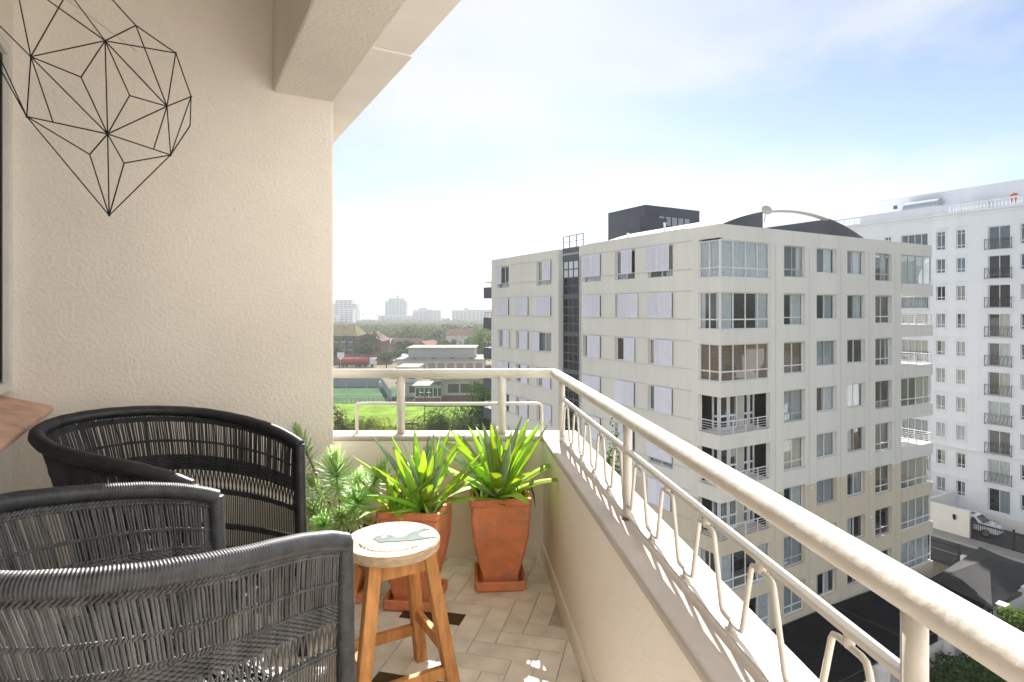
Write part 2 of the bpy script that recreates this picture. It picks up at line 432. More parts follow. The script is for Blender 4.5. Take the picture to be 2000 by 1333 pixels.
for (ya, yb) in ((3.31, 2.08), (2.08, 0.79), (0.79, -0.5)):
    bevel(flat(ya - .01, yb + .01, FL + 0.949, 0.024, 0.012).build('top_bar', railpaint, rl), 0.002, 2)
    bevel(flat(ya - .01, yb + .01, FL + 0.730, 0.024, 0.010).build('bottom_bar', railpaint, rl), 0.002, 2)
    n = 5
    pitch = (ya - yb) / n
    zt, zb = FL + 0.922, FL + 0.755
    for k in range(n):
        yc = ya - (k + 0.5) * pitch
        pts = []
        for (dy_, z) in ((pitch / 2, zb), (0.083, zb), (0.040, zt), (-0.040, zt), (-0.083, zb), (-pitch / 2, zb)):
            pts.append((dy_, z))
        # rounded bends
        out = [pts[0]]
        for q in range(1, len(pts) - 1):
            p0, p1, p2 = Vector(pts[q - 1]), Vector(pts[q]), Vector(pts[q + 1])
            r_ = 0.013
            out.append(tuple(p1 + (p0 - p1).normalized() * r_)); out.append(tuple(p1 + ((p0 - p1).normalized() + (p2 - p1).normalized()) * r_ * 0.22)); out.append(tuple(p1 + (p2 - p1).normalized() * r_))
        out.append(pts[-1])
        mb = MB().tube([(rx(yc + d), yc + d, z) for d, z in out], 0.0058, 9)
        mb.build('zigzag_rod', railpaint, rl, smooth=True)
        MB().tube([(rx(yc), yc, zt - .002), (rx(yc), yc, FL + 0.944)], [0.0075, 0.0095], 10).build('stub', railpaint, rl, smooth=True)
        yv = yc - pitch / 2
        if k < n - 1:
            MB().tube([(rx(yv), yv, FL + 0.733), (rx(yv), yv, zb + .002)], [0.0095, 0.0065], 10).build('stub', railpaint, rl, smooth=True)

# ---------------------------------------------------------------- wire heart
S_ = 0.001703
hn = dict(a=(60, 111, .06), b=(205, 80, .08), c=(265, 50, 0), d=(343, 104, 0), e=(373, 189, -.02), f=(371, 246, -.03), g=(333, 303, 0), h=(213, 421, 0),
          i=(52, 228, 0), j=(210, 262, .12), k=(158, 151, .1), l=(253, 187, .1), m=(326, 208, .05), n=(175, 302, .08), o=(242, 319, .08), p=(103, 238, .04), q=(300, 291, .05),
          S=(20, -85, .02), T=(160, -65, .02), U=(98, -63, 0), V=(-20, -80, -.02), X=(-52, 0, -.03), Y=(-36, 70, -.04))
def hpt(k):
    x, y, d = hn[k]; f_ = (1.95 - d) / 1.95
    return Vector((((x - 210) * S_ - 1.345) * f_ + 1.345, -d, (0.584 - (y - 262) * S_) * f_ - 0.584))
hroot = thing('wire_heart', 'black wire faceted heart hanging by the cream wall', 'decoration', (-1.345, 1.95, EYE + 0.584))
for e in 'ab bc cd bd de dm cm bm bl lm lj bj bk ka kj aj ap ai ij in nj nh ih jh jo oh og jg mj me mg mq eg ef fg gh aS aT bU bV VS SU UT Tc aX iX iY XY VX'.split():
    A, B = hpt(e[0]), hpt(e[1])
    MB().tube([A, B], 0.0021, 6).build('wire', black_metal, hroot)
for k in 'abdegijmh':
    p = hpt(k)
    MB().lathe([(0.0005, p.z - .005), (0.0042, p.z), (0.0005, p.z + .005)], 8, p.x, p.y).build('joint', black_metal, hroot)
MB().tube([hpt('U'), (hpt('U').x, 0, 0.95)], 0.0007, 5).build('hanging_thread', black_metal, hroot)

# ---------------------------------------------------------------- cane chairs
def make_chair(name, label, cane_c, rim_c, loc, ang):
    rimm = M(name + ' rim', rim_c, 0.42, 0.35, 25, spec=0.5, bump=0.2, bs=90, bdist=0.002)
    canem = M(name + ' cane', cane_c, 0.55, 0.4, 30, spec=0.4, stretch=(1, 1, 0.15))
    root = thing('cane_armchair', label, 'armchair', loc, ang, 'cane armchairs on the balcony')
    half = [(0.0, 0.300, 0.875), (-0.07, 0.318, 0.905), (-0.18, 0.342, 0.935), (-0.34, 0.362, 0.962), (-0.50, 0.340, 0.985), (-0.64, 0.255, 1.002), (-0.72, 0.13, 1.010), (-0.745, 0.0, 1.012)]
    ctrl = half + [(x, -y, z) for x, y, z in half[-2::-1]]
    rim = catmull(ctrl, 40)
    # equal arc length
    L = [0]
    for i in range(1, len(rim)): L.append(L[-1] + (rim[i] - rim[i - 1]).length)
    def at(s):
        s = max(0, min(L[-1], s))
        lo = 0
        import bisect
        i = min(max(bisect.bisect_left(L, s), 1), len(L) - 1)
        t = (s - L[i - 1]) / max(1e-9, L[i] - L[i - 1])
        return rim[i - 1].lerp(rim[i], t)
    TOT = L[-1]
    def wrapped(path_at, total, r, pitch, n=10, nm='rim'):
        k = int(total / pitch); pts = []; rad = []
        for i in range(k):
            for q, rr in ((0.0, 0.90), (0.3, 1.03), (0.7, 1.03)):
                pts.append(path_at((i + q) * pitch)); rad.append(r * rr * (1 + 0.02 * math.sin(i * 12.9898)))
        return MB().tube(pts, rad, n)
    wrapped(at, TOT, 0.0235, 0.0062).build('rim', rimm, root, smooth=True)
    # seat outline (lower curve)
    hs = [(0.0, 0.275), (-0.1, 0.278), (-0.22, 0.278), (-0.34, 0.268), (-0.45, 0.235), (-0.525, 0.165), (-0.555, 0.08), (-0.56, 0.0)]
    sctrl = [(x, y, 0.40) for x, y in hs] + [(x, -y, 0.40) for x, y in hs[-2::-1]]
    low = catmull(sctrl, 40)
    LL = [0]
    for i in range(1, len(low)): LL.append(LL[-1] + (low[i] - low[i - 1]).length)
    def lat(s):
        import bisect
        s = max(0, min(LL[-1], s)); i = min(max(bisect.bisect_left(LL, s), 1), len(LL) - 1)
        return low[i - 1].lerp(low[i], (s - LL[i - 1]) / max(1e-9, LL[i] - LL[i - 1]))
    def surf(t, w, off=0.0):
        """t 0..1 round the back, w 0 rim .. 1 seat edge .. 1.7 skirt"""
        a = at(t * TOT); b_ = lat(t * LL[-1])
        if w <= 1:
            ww_ = w ** 0.85
            p = Vector((a.x + (b_.x - a.x) * ww_, a.y + (b_.y - a.y) * ww_, a.z + (b_.z - a.z) * w))
        else:
            p = Vector((b_.x * (1 - 0.02 * (w - 1)), b_.y * (1 - .02 * (w - 1)), b_.z - (w - 1) * 0.40))
        if off:
            nrm = Vector((p.x + 0.26, p.y, 0)); nrm.normalize(); p = p + nrm * off
        return p
    t0, t1 = 0.004, 0.996
    N = 235
    rr = random.Random(5)
    mb = MB()
    for i in range(N):
        t = t0 + (t1 - t0) * (i + 0.5 + rr.uniform(-.25, .25)) / N
        j = rr.uniform(-0.0012, 0.0012)
        mb.tube([surf(t + j, 0.03), surf(t + rr.uniform(-.0006, .0006), 0.19), surf(t, 0.345)], 0.0030 * rr.uniform(0.7, 1.25), 5, caps=False)
    o = mb.build('upper_canes', canem, root, smooth=True); kind(o, 'stuff')
    mb = MB(); n2 = 95
    for i in range(n2):
        t = t0 + (t1 - t0) * (i + 0.5) / n2
        for s_ in (-1, 1):
            mb.tube([surf(t, 0.40), surf(min(t1, max(t0, t + s_ * 0.0075)), 0.56)], 0.0030, 5, caps=False)
    o = mb.build('crossed_canes', canem, root, smooth=True); kind(o, 'stuff')
    mb = MB()
    for i in range(n2 * 2):
        t = t0 + (t1 - t0) * (i + 0.5) / (n2 * 2)
        mb.tube([surf(t, 0.55), surf(t, 0.78), surf(t, 1.0), surf(t, 1.62)], 0.0030, 4, caps=False)
    o = mb.build('lower_canes', canem, root, smooth=True); kind(o, 'stuff')
    def strand(mb, w, amp, ph, r, freq=N / 2, dz=0):
        m_ = int(freq * 6); pts = []
        for i in range(m_ + 1):
            t = t0 + (t1 - t0) * i / m_
            pts.append(surf(t, w + dz * math.cos(2 * math.pi * freq * i / m_ + ph), amp * math.sin(2 * math.pi * freq * i / m_ + ph)))
        mb.tube(pts, r, 5, caps=False)
    for nm, ws, r_, amp, fr in (('braid', (0.050, 0.066), 0.0040, 0.0045, 90), ('twine_row', (0.212,), 0.0030, 0.0042, 110), ('twine_row', (0.318,), 0.0028, 0.0042, 110), ('twine_row', (0.552, 0.570), 0.0042, 0.0055, 80), ('twine_row', (0.80, 0.82), 0.0042, 0.0055, 80), ('twine_row', (1.10, 1.13, 1.16), 0.005, 0.005, 70)):
        mb = MB()
        for q, w_ in enumerate(ws):
            strand(mb, w_, amp, 0, r_, fr, 0.006); strand(mb, w_, amp, math.pi, r_, fr, 0.006)
        mb.build(nm, canem, root, smooth=True)
    mb = MB()
    for q in range(9):
        strand(mb, 0.333 + q * 0.0100, 0.0036, (q % 2) * math.pi, 0.0038, 75)
    mb.build('woven_band', canem, root, smooth=True)
    # seat
    poly = [(p.x * 0.985, p.y * 0.985) for p in low[::6]]
    seatm = wavebump(name + ' seat', tuple(c * 0.55 for c in rim_c), 45, 'X', 0.9, 0.5, 0.006)
    mb = MB().prism(poly, 0.40, 0.425)
    mb.build('seat', seatm, root)
    mb = MB(); k = 0
    for q in range(34):
        x = -0.008 - q * 0.0158
        ys = [p.y for p in low if abs(p.x - x) < 0.02]
        if not ys: continue
        hw = max(ys) * 0.97
        pts = [(x, -hw + 2 * hw * i / 60, 0.428 + 0.0028 * math.sin(i * 2.2 + (q % 2) * math.pi)) for i in range(61)]
        mb.tube(pts, 0.0072, 5, caps=False)
    mb.build('seat_weave', seatm, root, smooth=True)
    wrapped(lambda s: Vector((0.012, -0.28 + s, 0.405)), 0.56, 0.016, 0.0065).build('seat_front_rail', rimm, root, smooth=True)
    for sy in (-1, 1):
        a = Vector((0.022, sy * 0.288, 0.0)); b_ = Vector((-0.004, sy * 0.300, 0.885))
        wrapped(lambda s: a.lerp(b_, s / 0.885), 0.885, 0.0225, 0.0058).build('leg', rimm, root, smooth=True)
        a2 = Vector((-0.50, sy * 0.20, 0.0)); b2 = Vector((-0.47, sy * 0.215, 0.40))
        wrapped(lambda s: a2.lerp(b2, s / 0.40), 0.40, 0.02, 0.0065, 8).build('leg', rimm, root, smooth=True)
    return root

make_chair('lit weathered chair', 'nearest cane armchair, weathered weave coloured greyer as if lit, in front of the stool', (0.090, 0.092, 0.096), (0.046, 0.050, 0.058), (-0.657 - 0.0, 1.62, FL), math.atan2(0.818, 0.576))  # weathered cane, its grey also lightened for the light falling on it
make_chair('black chair', 'black cane armchair standing against the plaster wall', (0.030, 0.032, 0.037), (0.024, 0.026, 0.031), (-0.967, 2.19, FL), math.atan2(-0.23, 0.973)).scale = (1.09, 1, 1)

# ---------------------------------------------------------------- stool
def wood(name, c, axis_scale):
    return M(name, c, 0.5, 0.28, 6, bump=0.25, bs=22, bdist=0.003, stretch=axis_scale, stain=0.45, ss=9, stain_col=tuple(x * 0.35 for x in c), spec=0.12)
wood_leg = wood('stool leg wood', (0.56, 0.27, 0.10), (4, 4, 0.5))
wood_top = wood('stool top wood', (0.58, 0.44, 0.29), (0.6, 5, 5))
st = thing('wooden_stool', 'round wooden stool with a painted bird on its seat', 'stool', (-0.445, 2.185, FL), R(30))
HS = 0.598
MB().lathe([(0.10, HS - .038), (0.168, HS - .038), (0.1745, HS - .033), (0.1755, HS - .006), (0.170, HS), (0.10, HS)], 56).build('seat', wood_top, st)
def leg(sx, sy):
    t_ = Vector((sx * 0.100, sy * 0.100, HS - 0.039)); b_ = Vector((sx * 0.182, sy * 0.182, 0))
    bevel(MB().bar(b_, t_, 0.046, 0.046, up=(1, 0, 0)).build('leg', wood_leg, st), 0.004, 2)
for sx in (-1, 1):
    for sy in (-1, 1): leg(sx, sy)
def lp(sx, sy, z):
    f_ = z / (HS - 0.039); return Vector((sx * (0.182 - 0.082 * f_), sy * (0.182 - 0.082 * f_), z))
for (a_, b_, z) in (((-1, -1), (1, -1), 0.145), ((1, -1), (1, 1), 0.215), ((1, 1), (-1, 1), 0.145), ((-1, 1), (-1, -1), 0.215)):
    bevel(MB().bar(lp(*a_, z), lp(*b_, z), 0.024, 0.042).build('stretcher', wood_leg, st), 0.003, 2)
for (a_, b_) in (((-1, -1), (1, -1)), ((1, -1), (1, 1)), ((1, 1), (-1, 1)), ((-1, 1), (-1, -1))):
    MB().bar(lp(*a_, HS - 0.072), lp(*b_, HS - 0.072), 0.022, 0.050).build('apron', wood_leg, st)
# painted bird (head left, tail to the right) : world axes, so undo the stool's turn
bird = [(-.072, -.005), (-.066, .016), (-.040, .030), (-.012, .026), (.010, .006), (.028, .004), (.046, .022), (.060, .055), (.082, .078), (.100, .098), (.128, .090), (.104, .072), (.090, .050), (.096, .022), (.118, .008), (.162, .014), (.166, .008), (.120, -.010), (.080, -.024), (.030, -.034), (-.018, -.038), (-.030, -.044), (-.045, -.040), (-.058, -.022)]
paint = M('bird paint', (0.21, 0.255, 0.245), 0.95, 0.12, 20, spec=0.0)
bo = MB().prism(bird[::-1], HS + 0.0006, HS + 0.0020).build('painted_bird', paint, st, (0, 0, 0), R(-30))
eye = MB().lathe([(0.010, HS + .0018), (0.0100, HS + .0030)], 14, -0.033, 0.006).build('bird_eye', M('eye paint', (0.65, 0.62, 0.55)), st, (0, 0, 0), R(-30))
marks = MB()
for k in range(26):
    a = R(208 + k * 4.6); r0 = 0.118 + 0.003 * math.sin(k * 9.1)
    h_ = 0.006 + 0.005 * abs(math.sin(k * 5.7))
    p = Vector((r0 * math.cos(a), r0 * math.sin(a))); t_ = Vector((-math.sin(a), math.cos(a))); n_ = Vector((math.cos(a), math.sin(a)))
    q = [p - t_ * .0045, p - t_ * .0028 + n_ * h_, p + t_ * .001 + n_ * h_ * .9, p + t_ * .0028 + n_ * h_ * .2]
    for i in range(len(q) - 1): marks.bar((q[i].x, q[i].y, HS + .0006), (q[i + 1].x, q[i + 1].y, HS + .0006), 0.0020, 0.0012)
mo = marks.build('worn_lettering', M('worn print', (0.22, 0.14, 0.08), 0.95, spec=0.0), st, (0, 0, 0), R(-30)); kind(mo, 'stuff')

# ---------------------------------------------------------------- potted plants
def sq(rad, z, rnd_=0.16, n=6):
    out = []
    for q in range(4):
        cx, cy = ((1, 1), (-1, 1), (-1, -1), (1, -1))[q]
        rr_ = rad * rnd_
        for i in range(n):
            a = R(90 * q + 90 * i / (n - 1)); out.append((cx * (rad - rr_) + rr_ * math.cos(a), cy * (rad - rr_) + rr_ * math.sin(a), z))
    return out
def pot(parent, top, h, bot):
    prof = [(bot * 1.02, 0.022), (bot * 1.0, 0.05), (bot * 1.12, h * .22), (bot + (top - bot) * .55, h * .42), (bot + (top - bot) * .80, h * .60), (bot + (top - bot) * .90, h * .80), (top * 0.945, h - .045), (top * 0.95, h - .038), (top * .99, h - .034), (top, h - .028), (top, h - .004), (top * .99, h), (top * .88, h), (top * .86, h - .006), (top * .84, h - .05)]
    o = MB().rings([sq(r, z, 0.13) for r, z in prof], True, True).build('pot', terra, parent, smooth=False)
    bevel(o, 0.003, 1, 30)
    MB().rings([sq(bot * 1.30, 0.0, .12), sq(bot * 1.42, 0.012, .12), sq(bot * 1.44, 0.050, .12), sq(bot * 1.38, 0.054, .12), sq(bot * 1.26, 0.050, .12), sq(bot * 1.22, 0.020, .12)], True, True).build('saucer', terra, parent)
    s = MB(); n = 14; vs = []
    for i in range(n + 1):
        for j in range(n + 1):
            x = (i / n * 2 - 1) * top * .86; y = (j / n * 2 - 1) * top * .86
            vs.append((x, y, h - 0.035 + 0.018 * noise.noise(Vector((x * 20, y * 20, top * 100)))))
    s.add(vs, [(i * (n + 1) + j, (i + 1) * (n + 1) + j, (i + 1) * (n + 1) + j + 1, i * (n + 1) + j + 1) for i in range(n) for j in range(n)])
    s.build('soil', soil, parent)

def leaf_mat(name, base, tip, rough=0.55, transl=0.52):
    m = bpy.data.materials.new(name); m.use_nodes = True
    n, l = m.node_tree.nodes, m.node_tree.links
    p = n['Principled BSDF']; p.inputs['Roughness'].default_value = rough; p.inputs['Specular IOR Level'].default_value = 0.45
    tcn = n.new('ShaderNodeTexCoord')
    sp = n.new('ShaderNodeSeparateXYZ'); l.new(tcn.outputs['Generated'], sp.inputs[0])
    oi = n.new('ShaderNodeObjectInfo')
    rp = n.new('ShaderNodeValToRGB')
    e = rp.color_ramp.elements
    e[0].position = 0.0; e[0].color = tuple(min(1, c * 1.5 + .03) for c in base) + (1,)
    e[1].position = 0.25; e[1].color = tuple(base) + (1,)
    x = e.new(0.93); x.color = tuple(c * 0.95 for c in base) + (1,)
    x = e.new(0.985); x.color = tuple(tip) + (1,)
    l.new(sp.outputs['Y'], rp.inputs[0])
    nt = n.new('ShaderNodeTexNoise'); nt.inputs['Scale'].default_value = 28; nt.inputs['Detail'].default_value = 5
    mp = n.new('ShaderNodeMapping'); mp.inputs['Scale'].default_value = (3, 0.25, 1); l.new(tcn.outputs['Object'], mp.inputs[0]); l.new(mp.outputs[0], nt.inputs['Vector'])
    mr = n.new('ShaderNodeMapRange'); mr.inputs[3].default_value = 0.7; mr.inputs[4].default_value = 1.3; l.new(nt.outputs['Fac'], mr.inputs[0])
    mr2 = n.new('ShaderNodeMapRange'); mr2.inputs[3].default_value = 0.75; mr2.inputs[4].default_value = 1.25; l.new(oi.outputs['Random'], mr2.inputs[0])
    mu = n.new('ShaderNodeMath'); mu.operation = 'MULTIPLY'; l.new(mr.outputs[0], mu.inputs[0]); l.new(mr2.outputs[0], mu.inputs[1])
    hs = n.new('ShaderNodeHueSaturation'); l.new(rp.outputs[0], hs.inputs['Color']); l.new(mu.outputs[0], hs.inputs['Value'])
    mh = n.new('ShaderNodeMapRange'); mh.inputs[3].default_value = 0.482; mh.inputs[4].default_value = 0.515; l.new(oi.outputs['Random'], mh.inputs[0]); l.new(mh.outputs[0], hs.inputs['Hue'])
    l.new(hs.outputs[0], p.inputs['Base Color'])
    tr = n.new('ShaderNodeBsdfTranslucent')
    h2 = n.new('ShaderNodeHueSaturation'); h2.inputs['Saturation'].default_value = 1.1; h2.inputs['Value'].default_value = 1.9; h2.inputs['Hue'].default_value = 0.485
    l.new(hs.outputs[0], h2.inputs['Color']); l.new(h2.outputs[0], tr.inputs['Color'])
    ms = n.new('ShaderNodeMixShader'); ms.inputs[0].default_value = transl
    l.new(p.outputs[0], ms.inputs[1]); l.new(tr.outputs[0], ms.inputs[2]); l.new(ms.outputs[0], n['Material Output'].inputs['Surface'])
    return m
agave_m = leaf_mat('agave leaf', (0.36, 0.50, 0.12), (0.10, 0.06, 0.03))
agave_g = leaf_mat('agave leaf blue', (0.33, 0.45, 0.28), (0.10, 0.06, 0.03), transl=0.25)
def agave_leaf(L_, W_, bend, mat):
    n = 14; mb = MB(); rows = []
    for i in range(n + 1):
        t = i / n
        wd = W_ * (0.62 + 0.9 * t - 1.52 * t * t) if t < 0.5 else W_ * 0.69 * (1 - ((t - .5) / .5) ** 1.45)
        wd = max(wd, 0.0006)
        y = L_ * t; z = -bend * t * t * L_
        th = 0.010 * (1 - t) ** 1.2 + 0.0012
        cup = 0.30 * wd
        prof = []
        for s_ in (-1, -0.5, 0, 0.5, 1): prof.append((s_ * wd / 2, y, z + cup * (abs(s_) ** 1.6)))
        for s_ in (0.5, 0, -0.5): prof.append((s_ * wd / 2, y, z + cup * (abs(s_) ** 1.6) - th))
        rows.append(prof)
    mb.rings(rows, True, True)
    return mb.mesh('leaf', mat, True)
leaf_vars = [agave_leaf(1, .155, b_, m_) for b_, m_ in ((.05, agave_m), (.16, agave_m), (-.03, agave_m), (.30, agave_m), (.08, agave_g), (.45, agave_m))]
def agave(root, cx, cy, z0, n, lmin, lmax, seed, rmax=0.06, up=18, spread=62):
    r_ = random.Random(seed)
    for k in range(n):
        f_ = k / (n - 1)
        az = k * 137.5 + r_.uniform(-18, 18)
        tilt = up + (spread - up) * f_ ** 1.2 + r_.uniform(-6, 6)        # from vertical
        L_ = (lmin + (lmax - lmin) * math.sin(math.pi * (0.28 + 0.62 * (1 - f_)))) * r_.uniform(.85, 1.12)
        v = leaf_vars[r_.choice((0, 0, 1, 2, 4, 1) if f_ < .6 else (1, 1, 3, 0, 4, 3))]
        o = put('leaf', v, root)
        e = Matrix.Rotation(R(az), 4, 'Z') @ Matrix.Rotation(R(90 - tilt), 4, 'X') @ Matrix.Rotation(R(r_.uniform(-14, 14)), 4, 'Y')
        pos = Vector((cx, cy, z0)) + (Matrix.Rotation(R(az), 3, 'Z') @ Vector((0, 0.008 + rmax * f_ * 0.5, 0)))
        sc = Matrix.Diagonal((L_ * r_.uniform(1.0, 1.35), L_, L_, 1))
        o.matrix_local = Matrix.Translation(pos) @ e @ sc
def pup(root, x, y, z, seed, n=9, l=0.16): agave(root, x, y, z, n, l * .7, l, seed, 0.03, 14, 70)

p2 = thing('potted_agave', 'agave in the square terracotta pot nearest the side parapet', 'potted plant', (-0.068, 3.13, FL), R(5), 'agaves in terracotta pots')
pot(p2, 0.158, 0.485, 0.092)
agave(p2, 0.0, 0.0, 0.45, 48, 0.24, 0.47, 11, 0.09, 5, 66)
pup(p2, -0.10, -0.09, 0.45, 3, 8, 0.15); pup(p2, 0.11, -0.07, 0.45, 4, 7, 0.13)
p1 = thing('potted_agave', 'agave in the terracotta pot half hidden behind the stool', 'potted plant', (-0.478, 2.93, FL), R(-7), 'agaves in terracotta pots')
pot(p1, 0.158, 0.485, 0.092)
agave(p1, 0.03, 0.02, 0.45, 40, 0.22, 0.42, 23, 0.09, 5, 68)
agave(p1, -0.10, -0.05, 0.45, 14, 0.16, 0.30, 29, 0.05, 14, 80)
pup(p1, 0.10, -0.10, 0.45, 5, 9, 0.17)
flower = MB()
for k in range(6):
    a = R(60 * k); flower.add([(-.085, -.105, .468), (-.085 + .022 * math.cos(a - .35), -.105 + .022 * math.sin(a - .35), .476), (-.085 + .030 * math.cos(a), -.105 + .030 * math.sin(a), .474), (-.085 + .022 * math.cos(a + .35), -.105 + .022 * math.sin(a + .35), .476)], [(0, 1, 2, 3)])
flower.build('fallen_flower', M('yellow petal', (0.75, 0.42, 0.05), 0.6), p2)
dry = MB().tube([(0.13, -.02, .50), (.165, -.05, .515), (.178, -.06, .47), (.185, -.065, .41)], [.004, .007, .005, .0008], 6); dry.build('withered_leaf', M('withered leaf', (0.10, 0.06, 0.035), 0.8), p2, smooth=True)
bud = MB().rings([[(0.0 + r_ * math.cos(R(45 * k)), -.085 + r_ * math.sin(R(45 * k)), z) for k in range(8)] for r_, z in ((.008, .47), (.02, .50), (.024, .53), (.019, .555), (.010, .572))]); bud.build('agave_bud', agave_g, p2, smooth=True)

spurge_m = leaf_mat('spurge leaf', (0.36, 0.50, 0.24), (0.6, 0.68, 0.32), 0.5, 0.40)
stem_m = M('spurge stem', (0.22, 0.11, 0.05), 0.7, 0.2, 30)
p0 = thing('feathery_shrub', 'feathery pale green shrub between the chair and the agaves', 'potted plant', (-0.86, 3.0, FL), 0)
pot(p0, 0.14, 0.34, 0.085)
def shoot(base, tip, nl, ll, r_):
    base = Vector(base); tip = Vector(tip); d = (tip - base); mb = MB()
    dn = d.normalized(); ref = Vector((0, 0, 1)).cross(dn)
    ref = ref.normalized() if ref.length > .01 else Vector((1, 0, 0)); bn = dn.cross(ref)
    for k in range(int(nl * 1.15)):
        f_ = (k / (nl * 1.15)) ** 0.8
        c_ = base.lerp(tip, 0.66 + 0.36 * f_)
        a = k * 2.39996 + r_.uniform(-.2, .2)
        out = ref * math.cos(a) + bn * math.sin(a)
        open_ = 2.05 - 1.85 * f_
        dr = (out * math.sin(open_) + dn * math.cos(open_)).normalized()
        L_ = 1.45 * ll * (1.1 - .35 * f_) * r_.uniform(.8, 1.15); wd = 0.0125
        sd_ = dr.cross(dn).normalized() if dr.cross(dn).length > .05 else ref
        up_ = dn * 0.25 * L_
        p_ = [c_, c_ + dr * L_ * .5 + up_ * .15, c_ + dr * L_ + up_ * .45]
        mb.add([p_[0] - sd_ * wd * .3, p_[0] + sd_ * wd * .3, p_[1] + sd_ * wd * .55, p_[1] - sd_ * wd * .55, p_[2] + sd_ * wd * .15, p_[2] - sd_ * wd * .15], [(0, 1, 2, 3), (3, 2, 4, 5)])
    sh = mb.build('shoot', spurge_m, p0)
    MB().tube([base, base.lerp(tip, .5) + Vector((0, 0, -.01)), tip], [0.006, 0.005, 0.003], 6).build('stem', stem_m, sh, smooth=True)
r0 = random.Random(3)
for b_, t_, nl, ll in (((0, 0, .31), (-.015, -.10, .68), 150, .085), ((-.02, 0, .31), (-.125, -.09, .585), 90, .05), ((.03, 0, .31), (.115, -.17, .53), 110, .075), ((.02, .03, .31), (.19, -.02, .63), 90, .06),
                       ((-.04, .02, .31), (-.17, -.06, .42), 90, .06), ((0, -.02, .31), (-.05, -.18, .42), 90, .06), ((-.03, .05, .31), (-.235, .02, .80), 90, .055), ((.02, -.02, .31), (.04, -.20, .46), 90, .06), ((0, .04, .3), (.06, .04, .56), 90, .06), ((-.03, 0, .3), (-.11, -.16, .48), 80, .055), ((.03, 0, .3), (.10, -.10, .44), 80, .06)):
    shoot(b_, t_, nl, ll, r0)
# ---------------------------------------------------------------- beige apartment building across the street
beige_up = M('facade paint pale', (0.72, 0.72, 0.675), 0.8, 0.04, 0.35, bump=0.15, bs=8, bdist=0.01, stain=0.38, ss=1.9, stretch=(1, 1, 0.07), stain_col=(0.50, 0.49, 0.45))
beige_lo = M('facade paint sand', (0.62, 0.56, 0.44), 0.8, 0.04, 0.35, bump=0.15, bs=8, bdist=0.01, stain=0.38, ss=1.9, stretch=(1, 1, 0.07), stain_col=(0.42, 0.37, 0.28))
white_al = M('white window frame', (0.72, 0.73, 0.75), 0.45, 0.03, 3)
grey_al = M('grey window frame', (0.45, 0.46, 0.46), 0.45, 0.05, 3)
shutter_m = M('shutter lavender white', (0.78, 0.79, 0.87), 0.5, 0.03, 3, rand=0.04)
dark_wall = M('charcoal roof wall', (0.085, 0.092, 0.11), 0.75, 0.10, 0.6)
dark_glass_wall = M('stair tower grey', (0.11, 0.13, 0.155), 0.7, 0.08, 0.8)
pane_m = glass('facade glass', (0.93, 0.96, 0.97), 0.06)
pane_dark = M('stair glass', (0.010, 0.012, 0.016), 0.25, 0.1, 1, spec=0.25)
curt = [M('curtain white', (0.66, 0.67, 0.68), 0.9, 0.08, 3, transl=0.2), M('curtain grey', (0.33, 0.35, 0.37), 0.9, 0.08, 3), M('curtain cream', (0.50, 0.46, 0.40), 0.9, 0.08, 3)]
blind_m = M('brown blind', (0.30, 0.20, 0.13), 0.7, 0.1, 3)
track_m = M('shutter track', (0.50, 0.50, 0.48), 0.6)
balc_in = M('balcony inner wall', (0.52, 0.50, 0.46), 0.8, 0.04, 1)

bb = thing('apartment_building', 'pale beige apartment block with sliding louvre shutters and corner balconies', 'building', (11.26, 31.68, 0), RA)
BW, BD = 22.08, 26.8
def zk(k): return EYE + 3.82 - 2.86 * k          # underside of the band above floor k
ZTOP = EYE + 4.65
ZSPLIT = EYE - 10.6
NF = 8

def fbox(mb, face, a0, a1, d0, d1, z0, z1):
    """face 'x': along local x at y=0, depth into +y. face 'y': along local y at x=0, depth into +x"""
    if face == 'x': mb.box(a0, a1, d0, d1, z0, z1)
    else: mb.box(d0, d1, a0, a1, z0, z1)
    return mb
def piece(name, face, a0, a1, d0, d1, z0, z1, mat, parent):
    return fbox(MB(), face, a0, a1, d0, d1, z0, z1).build(name, mat, parent)
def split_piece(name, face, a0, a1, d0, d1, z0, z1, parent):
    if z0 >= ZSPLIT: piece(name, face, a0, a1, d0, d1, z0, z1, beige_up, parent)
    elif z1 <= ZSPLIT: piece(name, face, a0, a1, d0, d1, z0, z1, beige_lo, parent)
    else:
        piece(name, face, a0, a1, d0, d1, ZSPLIT, z1, beige_up, parent); piece(name, face, a0, a1, d0, d1, z0, ZSPLIT, beige_lo, parent)

